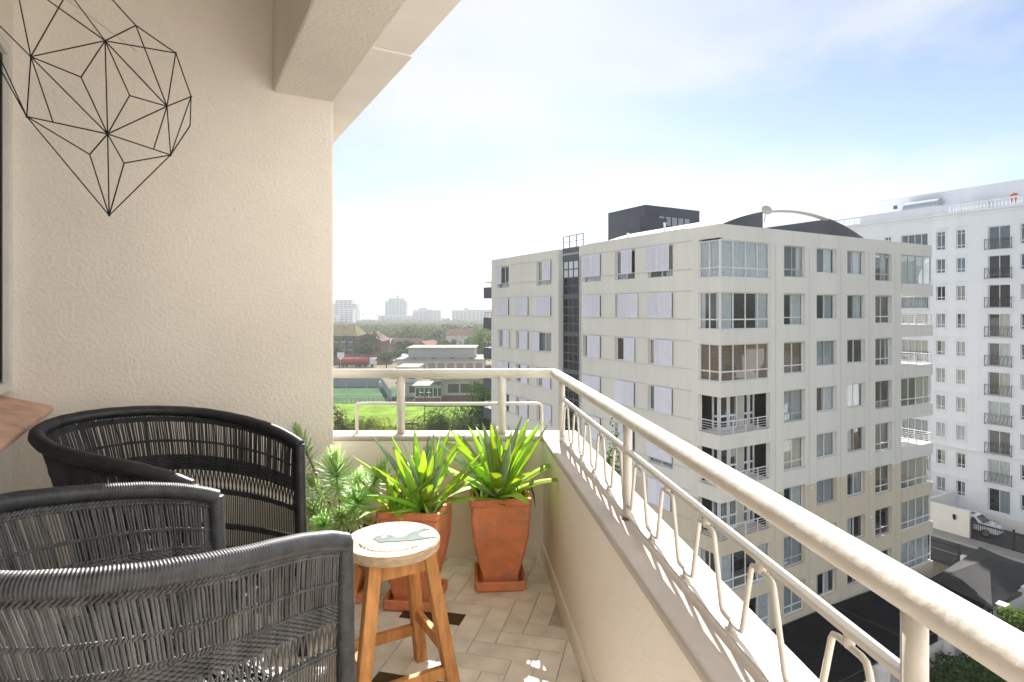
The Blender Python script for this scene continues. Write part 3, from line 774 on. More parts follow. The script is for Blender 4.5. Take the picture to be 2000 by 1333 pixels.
wcache = {}
def window(parent, face, a0, a1, z0, z1, depth, cols_, transom=0.0, frame=white_al, curtain=None, fw=0.05, pane=None, top_transom=0.0):
    """curtain: None | (material index, from, to) as fractions of the width, or 'blind'"""
    W_, H_ = a1 - a0, z1 - z0
    key = ('f', face, round(W_, 2), round(H_, 2), cols_, transom, frame.name, fw, top_transom)
    if key not in wcache:
        mb = MB()
        fbox(mb, face, 0, W_, 0, 0.07, 0, fw); fbox(mb, face, 0, W_, 0, 0.07, H_ - fw, H_)
        fbox(mb, face, 0, fw, 0, 0.07, fw, H_ - fw); fbox(mb, face, W_ - fw, W_, 0, 0.07, fw, H_ - fw)
        for i in range(1, cols_):
            x = W_ * i / cols_; fbox(mb, face, x - fw * .5, x + fw * .5, 0.006, 0.064, fw, H_ - fw)
        if transom: fbox(mb, face, fw, W_ - fw, 0.003, 0.067, transom - fw * .6, transom + fw * .6)
        if top_transom: fbox(mb, face, fw, W_ - fw, 0.003, 0.067, H_ - top_transom - fw * .5, H_ - top_transom + fw * .5)
        wcache[key] = mb.mesh('window', frame)
    loc = (a0, depth, z0) if face == 'x' else (depth, a0, z0)
    o = put('window', wcache[key], parent, loc)
    pk = ('p', face, round(W_ / cols_, 2), round(H_, 2), transom, (pane or pane_m).name, top_transom)
    zs = [(fw, H_ - fw)]
    if transom: zs = [(fw, transom - fw * .6), (transom + fw * .6, H_ - fw)]
    if top_transom: zs = zs[:-1] + [(zs[-1][0], H_ - top_transom - fw * .5), (H_ - top_transom + fw * .5, H_ - fw)]
    for q, (za, zb_) in enumerate(zs):
        kq = pk + (q,)
        if kq not in wcache: wcache[kq] = fbox(MB(), face, 0.03, W_ / cols_ - 0.03, 0.032, 0.038, za, zb_).mesh('pane', pane or pane_m)
        for i in range(cols_):
            x = W_ * i / cols_
            pn = put('pane', wcache[kq], o, (x, 0, 0) if face == 'x' else (0, x, 0))
            pn.rotation_euler = (rnd.uniform(-.006, .006), rnd.uniform(-.006, .006), rnd.uniform(-.010, .010))
    if curtain == 'blind':
        mb = MB()
        for i in range(int(H_ / 0.075)):
            z = 0.06 + i * 0.075; fbox(mb, face, 0.03, W_ - .03, 0.16, 0.20, z, z + 0.052)
        mb.build('blind', blind_m, o)
    elif curtain:
      for ci, f0, f1 in (curtain if isinstance(curtain, list) else [curtain]):
        n = max(6, int((f1 - f0) * W_ / 0.045)); vs = []; fs = []
        ph = rnd.uniform(0, 6)
        for i in range(n + 1):
            a = W_ * (f0 + (f1 - f0) * i / n); d = 0.125 + 0.03 * math.sin(i * 1.35 + ph) + 0.02 * math.sin(i * .53 + ph)
            for z in (0.03, H_ - 0.02): vs.append((a, d, z) if face == 'x' else (d, a, z))
        for i in range(n): fs.append((2 * i, 2 * i + 2, 2 * i + 3, 2 * i + 1))
        MB().add(vs, fs).build('curtain', curt[ci], o)
    return o

# ---- right face (street corner to far end)
bay = (0.0, 4.15); wins = [(5.35, 7.36), (8.47, 10.54), (11.66, 13.65), (14.82, 16.82)]; endbay = (17.97, BW)
ZB = 0.0
for a0, a1 in ((4.15, 5.35), (7.36, 8.47), (10.54, 11.66), (13.65, 14.82), (16.82, 17.97)):
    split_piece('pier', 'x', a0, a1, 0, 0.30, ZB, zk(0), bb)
piece('roof_band', 'x', 0.30, BW, 0, 0.30, zk(0), ZTOP, beige_up, bb)
piece('roof_band', 'y', 0, 12.602, -0.002, 0.298, EYE + 3.92, ZTOP, beige_up, bb); piece('roof_band', 'y', 15.86, BD, -0.002, 0.298, EYE + 3.92, ZTOP, beige_up, bb)
piece('roof_band', 'y', 15.58, 15.86, -0.002, 0.298, EYE + 3.92, ZTOP, beige_up, bb)
MB().box(0.35, BW - .1, 0.35, BD - .1, ZTOP - 0.5, ZTOP - 0.35).build('roof', M('roof membrane', (0.42, 0.42, 0.41), 0.9, 0.1, 0.3), bb)
MB().box(1.9, BW - 5.6, 1.55, BD - .1, 0.1, ZTOP - 0.6).build('room_shade_core', room_shade, bb)  # dark mass in place of the unlit rooms behind the glass
MB().box(.3, 1.9, BD - .3, BD - .02, 0, ZTOP - .01).build('end_wall', beige_up, bb)
cr = random.Random(12)
def rc(p=0.93):
    if cr.random() > p: return None
    c = cr.choice((0, 0, 1, 1, 2)); t = cr.random()
    if t < .45: return (c, 0.02, 0.98)
    if t < .7: return (c, 0.5, 0.98)
    return (c, 0.02, 0.35 + .2 * cr.random())
CUR = {'N': None, 'R': (0, .5, .97), 'L': (0, .03, .48), 'F': (0, .03, .97), 'G': (1, .03, .97), 'C': (2, .03, .97), 'B': 'blind', 'g': (1, .5, .97), 'S': [(0, .03, .2), (0, .8, .97)], 'H': [(1, .03, .3), (0, .52, .8)]}
RF = ['SRRg', 'RgRN', 'BGNS', 'GRFN', 'CGLN', 'RGgN', 'GSLN', 'GHNN']
for k in range(NF):
    zt = zk(k)
    znext = zk(k + 1) if k < NF - 1 else 0
    for c, (a0, a1) in enumerate(wins):
        h = 1.84 if c in (0, 3) else 1.52
        z1 = zt - 0.05 - (0.0 if c in (0, 3) else -0.02); z0 = z1 - h
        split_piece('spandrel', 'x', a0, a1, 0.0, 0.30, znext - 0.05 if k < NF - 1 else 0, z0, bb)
        piece('lintel', 'x', a0, a1, 0.0, 0.30, z1, zt, beige_up if z1 > ZSPLIT else beige_lo, bb)
        window(bb, 'x', a0, a1, z0, z1, 0.19, 2, 0.46 if c in (0, 3) else 0.0, white_al if (k + c) % 3 else grey_al, CUR[RF[k][c]])
# fill between spandrel top and next lintel: spandrels above already run from the next window head

def bay_glazed(k, kind_):
    zt = zk(k); z0 = zt - 2.06
    cur = (0, 0.01, 0.99) if kind_ == 'curtain' else ('blind' if kind_ == 'blind' else [(0, 0.0, 0.24), (0, .74, .99)])
    window(bb, 'x', 0.14, 4.15, z0, zt, 0.10, 4, 0.55, white_al, cur, 0.06)
    window(bb, 'y', 0.14, 1.56, z0, zt, 0.10, 2, 0.55, white_al, cur, 0.06)
    MB().box(0.085, 0.165, 0.085, 0.165, z0, zt).build('corner_post', white_al, bb)
def rail_corner(parent, pts, z, name='balcony_rail'):
    mb = MB()
    for a, b_ in zip(pts[:-1], pts[1:]):
        for q in range(4):
            mb.bar((a[0], a[1], z + .12 + q * .14), (b_[0], b_[1], z + .12 + q * .14), 0.022, 0.022)
        mb.bar((a[0], a[1], z + .70), (b_[0], b_[1], z + .70), 0.05, 0.05)
        L_ = math.hypot(b_[0] - a[0], b_[1] - a[1]); n = max(1, int(L_ / 0.95))
        for i in range(n + 1):
            f_ = i / n; x, y = a[0] + (b_[0] - a[0]) * f_, a[1] + (b_[1] - a[1]) * f_
            mb.box(x - .022, x + .022, y - .022, y + .022, z, z + .72)
    return mb.build(name, white_al, parent)
def door_set(parent, face, a0, a1, z0, z1, depth, n, cur):
    w_ = (a1 - a0) / n
    for i in range(n):
        o = window(parent, face, a0 + i * w_ + .02, a0 + (i + 1) * w_ - .02, z0, z1, depth, 1, 0.75, white_al, cur, 0.09)
bay_kind = ['curtain', 'part', 'blind', 'open', 'open', 'open', 'part', 'part']
for k in range(NF):
    zt = zk(k); z0 = zt - 2.06; znext = zk(k + 1) if k < NF - 1 else 0.0
    # corner bands (project slightly)
    mt = beige_up if znext > ZSPLIT - 0.5 else beige_lo
    mb = MB().prism([(-0.05, -0.05), (4.15, -0.05), (4.15, 1.6), (1.56, 1.6), (1.56, 1.561), (-0.05, 1.561)], znext, z0)
    mb.build('corner_band', mt, bb)
    if bay_kind[k] != 'open': bay_glazed(k, bay_kind[k])
    else:
        rail_corner(bb, [(0.03, 1.50), (0.03, 0.03), (4.10, 0.03)], z0)
        cur = rc(0.9) if k > 3 else None
        door_set(bb, 'x', 1.15, 2.65, z0, zt, 1.05, 2, cur); door_set(bb, 'y', 1.06, 1.56, z0, zt, 1.08, 1, cur)
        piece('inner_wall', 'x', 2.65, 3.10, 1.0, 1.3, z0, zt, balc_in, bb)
        door_set(bb, 'x', 3.10, 4.12, z0, zt, 1.05, 2, cur)
    # right end bay
    kind_e = ['curtain', 'open', 'open', 'part', 'open', 'part', 'blindless', 'part'][k]
    z0e = zt - 2.02
    mb = MB().prism([(17.97, -0.05), (BW + .05, -0.05), (BW + .05, 3.6), (17.97, 3.6)], znext, z0e)
    mb.build('end_band', beige_up if znext > ZSPLIT - .5 else beige_lo, bb)
    if kind_e == 'open':
        rail_corner(bb, [(18.0, 0.03), (BW - 0.02, 0.03), (BW - .02, 3.4)], z0e)
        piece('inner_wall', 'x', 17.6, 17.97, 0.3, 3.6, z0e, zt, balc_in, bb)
    else:
        window(bb, 'x', 17.99, BW - 0.02, z0e, zt, 0.06, 4, 0.0 if kind_e == 'curtain' else 0.5, grey_al if k == 0 else white_al, (0, .01, .99) if kind_e == 'curtain' else rc(.6), 0.055)
        piece('return_wall', 'y', 0.3, 3.6, BW - .12, BW - .06, z0e, zt, pane_m if k == 0 else beige_up, bb)
        piece('inner_partition', 'x', 17.7, BW - .2, 2.2, 2.3, z0e, zt, room_shade, bb)
MB().box(BW - 5.6, BW - 4.1, 3.62, BD, 0, ZTOP - .6).build('far_wall', beige_up, bb)

groove = M('control joint', (0.42, 0.42, 0.39), 0.9)
for x in (4.6, 7.75, 10.95, 14.1, 17.3): MB().box(x - .012, x + .012, -0.004, -0.001, 1, ZTOP - .9).build('control_joint', groove, bb)
for k in range(NF):
    MB().box(0.3, BW - .3, -0.0545, -0.0515, zk(k) - 2.075, zk(k) - 2.06).build('drip_line', groove, bb) if False else None
    for x in (8.0, 14.3): MB().box(x - .09, x + .09, -0.02, -0.001, zk(k) - .42, zk(k) - .28).build('wall_vent', white_al, bb)
# ---- left face with sliding shutters
LW = [(3.52, 5.67), (6.85, 8.84), (10.35, 12.44), (16.6, 18.8), (20.06, 22.2), (23.4, 25.5)]
segs = [(1.561, 3.52), (5.67, 6.85), (8.84, 10.35), (12.44, 12.9), (15.58, 16.6), (18.8, 20.06), (22.2, 23.4), (25.5, BD)]
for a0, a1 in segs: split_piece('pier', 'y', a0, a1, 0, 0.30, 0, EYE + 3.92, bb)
MB().box(0, 1.4, 12.602, 12.9, 0, ZTOP - .002).build('recess_cheek', beige_up, bb)
MB().box(0.3, 1.4, 15.58, 15.86, 0, ZTOP - .002).build('recess_cheek', beige_up, bb)
slat_cache = {}
def shutter(y0, y1, z0, z1, d):
    key = (round(y1 - y0, 2), round(z1 - z0, 2))
    if key not in slat_cache:
        W_, H_ = y1 - y0, z1 - z0; mb = MB()
        mb.box(0, .05, 0, .05, 0, H_); mb.box(0, .05, W_ - .05, W_, 0, H_); mb.box(0, .05, .05, W_ - .05, 0, .05); mb.box(0, .05, .05, W_ - .05, H_ - .05, H_)
        n = int((H_ - .1) / 0.085)
        for i in range(n):
            z = .05 + (H_ - .1) * i / n; hgt = (H_ - .1) / n
            mb.add([(.010, .05, z + hgt * .12), (.010, W_ - .05, z + hgt * .12), (.044, W_ - .05, z + hgt * 1.0), (.044, .05, z + hgt * 1.0), (.022, .05, z + hgt * .05), (.022, W_ - .05, z + hgt * .05), (.050, W_ - .05, z + hgt * .92), (.050, .05, z + hgt * .92)],
                   [(3, 2, 1, 0), (4, 5, 6, 7), (0, 1, 5, 4), (2, 3, 7, 6)])
        slat_cache[key] = mb.mesh('shutter', shutter_m)
    return put('shutter', slat_cache[key], bb, (d, y0, z0))
# per row: for each column how far (m) the pair is pushed: list of panel start offsets relative to the window's low-y edge
state = {0: [[0.22, 1.24], [0.20], [0, 1.02], [0.0], [], [1.25]], 1: [[0, 1.06], [-.35, .62], [0, 1.04], [0, 1.1], [0, 1.07], [0, 1.05]],
         2: [[-.05, .45], [-.05], [-.0, .45], [1.6], [0.0, .4], [-.15]], 3: [[.0, .4], [0, 1.0], [0, 1.04], [.0], [0.0], [0, 1.05]],
         4: [[0, 1.06], [.1, .6], [0, 1.0], [-.1], [0, .4], [.3, 1.2]], 5: [[.1, 1.0], [0, 1.0], [-.1, .8], [0, 1.1], [0, .5], [0, 1]], 6: [[0, 1.0], [0, .6], [0, 1.0], [0, 1], [0, 1], [0, 1]], 7: [[], [0], [0, 1], [0], [], []]}
for k in range(NF):
    zt = EYE + 3.92 - 2.86 * k
    for c, (a0, a1) in enumerate(LW):
        low = 1.90 if (k == 0 or c in (0,) and k == 4) else 1.50
        z1 = zt - 0.06; z0 = z1 - low
        nx = (zt - 2.86 - 0.06) if k < NF - 1 else 0
        if k == 0: piece('lintel', 'y', a0, a1, 0, .30, z1, EYE + 3.92, beige_up, bb)
        if k == 0 and c == 4:
            piece('blank_wall', 'y', a0, a1, 0, .30, z0, z1, beige_up, bb)
        else:
            window(bb, 'y', a0, a1, z0, z1, 0.18, 2, 0.42 if low > 1.6 else 0.0, white_al, rc(.85))
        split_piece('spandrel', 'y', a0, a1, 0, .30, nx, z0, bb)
        wd = (a1 - a0) / 2
        for q, s_ in enumerate(state[k][c]):
            shutter(a0 + s_, a0 + s_ + wd, z1 - 1.53, z1 + 0.03, -0.075 if q % 2 else -0.135)
    for y0, y1 in ((2.0, 12.5), (16.3, 26.2)):
        for z in (zt + 0.0, zt - 1.62):
            MB().box(-0.045, -0.003, y0, y1, z, z + 0.018).build('shutter_track', track_m, bb)
# dark stair recess with square panes
MB().box(0.50, 0.56, 12.9, 15.58, 0, ZTOP - .3).build('stair_wall', dark_glass_wall, bb)
MB().box(0.38, 0.5, 12.9, 15.58, ZTOP - 0.95, ZTOP + .06).build('stair_head', dark_glass_wall, bb)
sp_me = MB().box(0.462, 0.470, 0, 0.52, 0, 0.55).mesh('stair_pane', pane_dark)
sp_sky = MB().box(0.462, 0.470, 0, 0.52, 0, 0.55).mesh('stair_pane', M('stair pane sky reflection', (0.62, 0.70, 0.76), 0.2))  # pale colour paints the sky's reflection into the top panes
fr = MB()
for i in range(5):
    y = 12.93 + i * 0.655; fr.box(0.42, 0.499, y - .03, y + .03, 0.5, ZTOP - 0.95)
zz = ZTOP - 0.95; rows_ = 0
while zz > EYE - 14:
    for r_ in range(4):
        z = zz - 0.64 * (r_ + 1)
        for i in range(4): put('stair_pane', sp_sky if (rows_ == 0 and r_ < 2) else sp_me, bb, (0, 12.93 + i * 0.655 + 0.07, z + 0.05))
        fr.box(0.425, 0.499, 12.9, 15.58, z - .04, z + .04)
    fr.box(0.40, 0.498, 12.9, 15.58, zz - 2.86, zz - 2.56)
    zz -= 2.86; rows_ += 1
fr.build('stair_mullions', dark_glass_wall, bb)
mb = MB()
for i in range(4): mb.box(0.40, 0.45, 12.95 + i * .86, 13.0 + i * .86, ZTOP, ZTOP + 0.95)
mb.box(0.40, 0.45, 12.95, 15.58, ZTOP + .93, ZTOP + .98); mb.box(0.405, 0.445, 12.95, 15.58, ZTOP + .5, ZTOP + .53)
mb.build('roof_guard', black_metal, bb)
for k in range(5):
    z = EYE + 1.05 - 2.86 * k
    MB().box(-0.02, 6, BD + 0.002, BD + 1.6, z, z + 1.05).build('end_balcony', dark_wall, bb)
    mb = MB(); mb.bar((0.1, BD + 1.5, z + 1.55), (5, BD + 1.5, z + 1.55), .04, .04); mb.bar((0.1, BD + .1, z + 1.55), (.1, BD + 1.5, z + 1.55), .04, .04)
    for y in (.2, .9, 1.5): mb.box(.08, .12, BD + y - .02, BD + y + .02, z + 1.05, z + 1.55)
    mb.build('end_balcony_rail', black_metal, bb)
# roof structures
tw_c = (7.4, 14.0)
MB().box(7.4, 13.55, 14.0, 18.75, ZTOP - .4, EYE + 8.5).build('lift_tower', dark_wall, bb)
for i in range(5):
    o = MB().box(0, .52, 13.96, 14.03, 0, .72).build('tower_window', grey_al, bb, (8.9 + i * .72, 0, EYE + 6.95))
    MB().box(.04, .48, 13.945, 13.955, .05, .67).build('pane', pane_m, o)
def arch(y0, y1, x0, x1, keep, z_add=0.0, thick=None):
    """vaulted gable: shallow arc from x0 to x1 rising 2.5 m"""
    n = 36; top = []
    for i in range(n + 1):
        f_ = i / n; x = x0 + (x1 - x0) * f_
        top.append((x, ZTOP - .12 + 1.68 * (1 - (2 * f_ - 1) ** 2) + z_add))
    return top
top = arch(0, 0, 0.6, 16.6, None)
def gable(xa, xb, y0, y1, mat, name, zbase=None, thick=None):
    pts = [p for p in top if xa <= p[0] <= xb]
    mb = MB()
    for (xa_, za), (xb_, zb_) in zip(pts[:-1], pts[1:]):
        lo_a = (za - thick) if thick else ZTOP - .5; lo_b = (zb_ - thick) if thick else ZTOP - .5
        mb.add([(xa_, y0, lo_a), (xb_, y0, lo_b), (xb_, y0, zb_), (xa_, y0, za), (xa_, y1, lo_a), (xb_, y1, lo_b), (xb_, y1, zb_), (xa_, y1, za)],
               [(0, 1, 2, 3), (7, 6, 5, 4), (3, 2, 6, 7), (0, 4, 5, 1)] + ([(0, 3, 7, 4)] if xa_ == pts[0][0] else []) + ([(1, 5, 6, 2)] if xb_ == pts[-1][0] else []))
    return mb.build(name, mat, bb)
gable(0.5, 5.3, 1.2, 12.0, dark_wall, 'vault_gable')
gable(11.6, 16.7, 1.2, 12.0, dark_wall, 'vault_gable')
gable(5.0, 12.0, 1.25, 1.55, M('vault edge grey', (0.42, 0.43, 0.42), 0.6), 'vault_edge', thick=0.10)
MB().box(5.4, 7.6, 4.2, 7.0, ZTOP - .5, ZTOP + 1.0).build('roof_block', dark_wall, bb)
MB().box(5.6, 8.4, 12.6, 14.0, ZTOP - .5, ZTOP + 2.6).build('roof_block', dark_wall, bb)
d = MB().lathe([(0.02, .08), (0.16, .065), (0.27, .02), (0.32, -.03), (0.31, -.03), (0.25, .012), (.15, .05), (.02, .065)], 20, cap0=False, cap1=False).build('dish', M('dish grey', (0.5, 0.5, 0.48), .5), bb, (5.3, 1.1, ZTOP + 1.35), (R(70), 0, R(-25)))
MB().tube([(5.3, 1.3, ZTOP + 0.6), (5.3, 1.15, ZTOP + 1.35)], .03, 6).build('dish_mast', grey_al, bb)
for (y, h) in ((8.2, .35), (4.8, .6)): MB().lathe([(0.07, ZTOP), (.07, ZTOP + h), (.10, ZTOP + h + .02), (.10, ZTOP + h + .1)], 10, .6, y).build('vent_pipe', white_al, bb)
MB().box(0.0, 0.9, 2.5, 12.0, ZTOP + .002, ZTOP + .05).build('roof_flashing', M('white flashing', (.75, .72, .68)), bb)

# ---------------------------------------------------------------- white building with balustrade
wpaint = M('white facade', (0.77, 0.80, 0.85), 0.75, 0.03, 0.3, bump=0.1, bs=6, bdist=0.01, stain=0.3, ss=1.4, stretch=(1, 1, .1), stain_col=(0.60, 0.62, 0.66))
iron = M('black iron', (0.02, 0.02, 0.022), 0.5)
pane_blue = glass('blue glass', (0.45, 0.66, 0.74), 0.16)
wb = thing('white_apartment_building', 'tall white apartment block with roof balustrade and black juliet balconies', 'building', (47.3, 57.0, 0), RA)
cols_w = [(-2.5, -1.72), (-0.92, 0.84), (2.79, 3.55), (4.57, 5.38), (6.2, 8.85), (9.9, 10.6), (13, 13.8), (16, 17.8)]
WT = EYE + 9.55
NR = 10
Y0W, Y1W = -7.0, 26.0
prev = Y0W
for a0, a1 in cols_w + [(Y1W, None)]:
    piece('pier', 'y', prev, a0, 0, .30, 0, WT, wpaint, wb); prev = a1
MB().box(1.2, 16, Y0W, Y1W, 0, WT - .2).build('room_shade_core', room_shade, wb)
MB().box(.3, 16, Y0W - .02, Y0W + .3, 0, WT).build('side_wall', wpaint, wb)
MB().box(0, 16, Y0W, Y1W, WT, WT + .45).build('cornice', wpaint, wb)
MB().box(-.22, -.001, Y0W, Y1W, WT + .22, WT + .46).build('cornice', wpaint, wb)
MB().box(-.10, -.001, Y0W, Y1W, WT - .02, WT + .20).build('cornice', wpaint, wb)
# scrollwork panel shared by the juliet balconies
def juliet(W_):
    mb = MB(); H_ = 1.08
    for y in (0, W_): mb.box(-.30, -.26, y - .02, y + .02, 0, H_); mb.box(-.30, 0, y - .015, y + .015, H_ - .06, H_ - .02); mb.box(-.30, 0, y - .015, y + .015, .04, .07)
    for z in (.05, .16, H_ - .16, H_ - .03): mb.box(-.30, -.265, 0, W_, z - .015, z + .015)
    n = int(W_ / 0.30)
    for i in range(n):
        yc = W_ * (i + .5) / n
        for s_ in (-1, 1):
            pts = []
            for q in range(17):
                a = q / 16 * 3.6; r_ = .13 * (1 - q / 22)
                pts.append((-.282, yc + s_ * (.005 + r_ * math.sin(a)), .54 + s_ * (.19 - r_ * math.cos(a))))
            mb.tube(pts, .012, 4, caps=False)
        mb.box(-.29, -.275, yc + W_ / n / 2 - .01, yc + W_ / n / 2 + .01, .16, H_ - .16)
    return mb.mesh('juliet_balcony', iron)
jm = {1.76: juliet(2.14), 2.65: juliet(2.9)}
wr = random.Random(4)
for k in range(NR):
    zt = EYE + 8.14 - 2.85 * k
    nxt = zt - 2.85
    for c, (a0, a1) in enumerate(cols_w):
        door = (a1 - a0) > 1.2
        h = 2.25 if door else (1.9 if k == 0 else 1.48)
        if c == 4 and k == 0: h = 1.5
        z1 = min(zt, WT - .1); z0 = z1 - h
        if k == 9: z0 = max(z0, 1.05)
        piece('spandrel', 'y', a0, a1, 0, .30, nxt if k < NR - 1 else 0, z0, wpaint, wb)
        if k == 0: piece('lintel', 'y', a0, a1, 0, .30, zt, WT, wpaint, wb)
        cu = (wr.choice((0, 0, 2, 1)), .02, wr.choice((.98, .98, .5))) if (k > 1 and wr.random() < .8) else (None if wr.random() < .5 else (0, .02, .98))
        window(wb, 'y', a0, a1, z0, z1, .14, 4 if (c == 4) else 2, 0.0 if door else .32, white_al, cu, .06, pane_blue if k < 2 else pane_m, .35 if (k == 0 and not door) else 0.0)
        # raised surround
        mb = MB(); mb.box(-.05, -.001, a0 - .16, a1 + .16, z1 + .02, z1 + .16); mb.box(-.05, -.001, a0 - .14, a0 - .02, z0, z1 + .02); mb.box(-.05, -.001, a1 + .02, a1 + .14, z0, z1 + .02)
        if not door: mb.box(-.09, -.001, a0 - .16, a1 + .16, z0 - .12, z0 - .01)
        mb.build('window_surround', wpaint, wb)
        if k in (3, 8, 9) or c in (2, 3): MB().box(-.12, -.001, a0 - .24, a1 + .24, z1 + .26, z1 + .36).build('window_hood', wpaint, wb)
        if door and k < 9 and not (c == 4 and k == 0):
            put('juliet_balcony', jm[1.76] if c != 4 else jm[2.65], wb, (0, a0 - .19 if c != 4 else a0 - .12, z0 - .05))
    for dz, dd in ((-2.42, .06), (-2.62, .035)):
        if k in (1, 3, 5, 7, 8) or dd < .05: MB().box(-dd - (0.10 if k == 7 else 0), -.001, Y0W, Y1W, zt + dz, zt + dz + (.10 if k != 7 else .16)).build('string_course', wpaint, wb)
# balustrade
zb0 = WT + .46
bal_me = MB().lathe([(0.07, 0), (.07, .05), (.045, .08), (.085, .20), (.095, .30), (.055, .48), (.045, .58), (.07, .64), (.07, .70)], 10).mesh('baluster', wpaint, True)
for y0, y1 in ((-7.0, 4.2), (13.3, 18.5)):
    n = int((y1 - y0) / 0.30)
    for i in range(n): put('baluster', bal_me, wb, (.15, y0 + .15 + i * .30, zb0))
    MB().box(0.02, .28, y0, y1, zb0 + .70, zb0 + .86).build('balustrade_rail', wpaint, wb)
MB().box(0.03, .27, 4.2, 13.3, zb0, zb0 + .9).build('parapet', wpaint, wb)
MB().box(0.03, .27, 18.5, Y1W, zb0, zb0 + .9).build('parapet', wpaint, wb)
MB().box(3.4, 9.0, -1.2, 13.2, zb0, zb0 + 2.75).build('penthouse', wpaint, wb)
MB().box(3.3, 9.1, -1.3, 13.3, zb0 + 2.75, zb0 + 2.92).build('penthouse_cornice', wpaint, wb)
mb = MB(); n = 14; v0 = []
for yv in (6.2, 9.6):
    for i in range(n + 1):
        a = math.pi * i / n; v0.append((3.0 - 1.3 * math.sin(a) if True else 0, yv, zb0 + 1.1 - 1.05 * math.cos(a)))
mb.add(v0, [(i, i + 1, n + 2 + i, n + 1 + i) for i in range(n)] + [tuple(range(n, -1, -1)), tuple(range(n + 1, 2 * n + 2))])
mb.build('air_duct', M('duct metal', (.45, .48, .52), .35, metal=.6), wb)
MB().box(3.36, 3.41, 11.0, 11.4, zb0 + 1.7, zb0 + 2.1).build('vent_grille', dark_wall, wb)
mb = MB()
for x, y in ((2.2, -3.0), (2.2, -2.2), (1.5, -3.0), (1.5, -2.2), (1.85, -2.6)): mb.box(x - .03, x + .03, y - .03, y + .03, zb0, zb0 + 3.9)
for z in (1.6, 3.9): mb.box(1.5, 2.2, -3.03, -2.97, zb0 + z - .04, zb0 + z); mb.box(1.5, 2.2, -2.23, -2.17, zb0 + z - .04, zb0 + z); mb.box(1.47, 1.53, -3.0, -2.2, zb0 + z - .04, zb0 + z); mb.box(2.17, 2.23, -3.0, -2.2, zb0 + z - .04, zb0 + z)
mb.build('roof_ladder_cage', black_metal, wb)
MB().lathe([(.32, zb0 + .5), (.34, zb0 + .6), (.34, zb0 + 1.25), (.2, zb0 + 1.35)], 12, 1.6, -.6).build('roof_tank', M('red tank', (.35, .10, .06), .6), wb)
MB().box(1.4, 2.2, 1.4, 3.6, zb0 + .2, zb0 + 1.15).build('roof_plant_box', grey_al, wb)
# ---------------------------------------------------------------- street between the buildings (white building frame)
WBL = (47.3, 57.0, 0)
def wloc(x, y): return (WBL[0] + x * VX - y * VY, WBL[1] + x * VY + y * VX)
pave = M('pavement concrete', (0.30, 0.29, 0.27), 0.9, 0.12, 0.8)
kerbm = M('kerb', (0.42, 0.41, 0.39), 0.85)
def strip(name, x0, x1, y0, y1, z0, z1, m): return kind(MB().box(x0, x1, y0, y1, z0, z1).build(name, m, None, WBL, RA), 'structure')
strip('road', -14.2, -8.6, -60, 60, -0.05, 0.012, asphalt)
strip('pavement', -8.4, -6.3, -60, 60, -0.05, 0.12, pave)
strip('road_marking', -11.45, -11.33, -60, 60, 0.012, 0.016, M('road line', (0.5, 0.48, 0.42)))
strip('kerb', -8.6, -8.4, -60, 60, -0.05, 0.135, kerbm)
strip('driveway', -6.3, -0.2, -14, 16, -0.05, 0.03, M('dark driveway', (0.06, 0.06, 0.06), 0.9, 0.1, 1))
kind(MB().box(-4, 34, -16, 0, -0.05, 0.016).build('forecourt', M('forecourt paving', (0.11, 0.105, 0.10), 0.95, 0.2, 0.6, spec=0.08), None, (11.26, 31.68, 0), RA), 'structure')
white_wall = M('white boundary wall', (0.78, 0.75, 0.71), 0.8, 0.04, 0.6, bump=0.1, bs=10)
bw = thing('boundary_wall', 'white boundary wall with a black wall lantern beside the drive gate', 'wall', WBL, RA)
MB().box(-6.55, -6.25, -0.3, 14, 0, 2.55).build('wall_panel', white_wall, bw)
MB().box(-6.6, -6.2, 3.6, 14, 2.55, 2.68).build('wall_coping', white_wall, bw)
MB().box(-6.2, -0.3, 3.4, 3.7, 0, 2.5).build('cross_wall', white_wall, bw)
MB().box(-0.9, -0.75, -14, 3.4, 0, 1.0).build('planter_wall', white_wall, bw)
la = thing('wall_lantern', 'small black wall lantern on the white boundary wall', 'lantern', (*wloc(-6.6, 0.85), 1.75), RA)
MB().lathe([(.02, -.22), (.10, -.16), (.13, .10), (.16, .12), (.05, .24), (.01, .30)], 8, -.10, 0).build('lamp_body', iron, la)
MB().box(-.04, .05, -.04, .04, -.3, .02).build('bracket', iron, la)

def bar_gate(name, label, x, y0, y1, h, scroll):
    g = thing(name, label, 'gate', WBL, RA)
    fr = MB(); fr.box(x - .04, x + .04, y0, y1, .12, .20); fr.box(x - .04, x + .04, y0, y1, h - .22, h - .10); fr.box(x - .035, x + .035, y0, y1, h * .55, h * .55 + .07)
    fr.build('gate_rail', iron, g)
    for yp in (y0, (y0 + y1) / 2, y1): MB().box(x - .07, x + .07, yp - .07, yp + .07, 0, h + .18).build('gate_post', iron, g)
    n = int((y1 - y0) / .14); me = MB().box(x - .014, x + .014, -.014, .014, .12, h).mesh('gate_bar', iron)
    for i in range(1, n): put('gate_bar', me, g, (0, y0 + (y1 - y0) * i / n, 0))
    if scroll:
        for yc in ((y0 * 3 + y1) / 4, (y0 + 3 * y1) / 4):
            for s_ in (-1, 1):
                pts = [(x, yc + s_ * (.06 + .75 * q / 20 ), h + .5 * math.cos(q / 20 * math.pi / 2) ** .8) for q in range(21)]
                MB().tube(pts, .022, 5).build('gate_scroll', iron, g)
                MB().tube([(x, yc + s_ * (.30 + .16 * (1 - q / 30) * math.cos(q * .45)), h + .17 + .16 * (1 - q / 30) * math.sin(q * .45)) for q in range(24)], .014, 5).build('gate_scroll', iron, g)
    return g
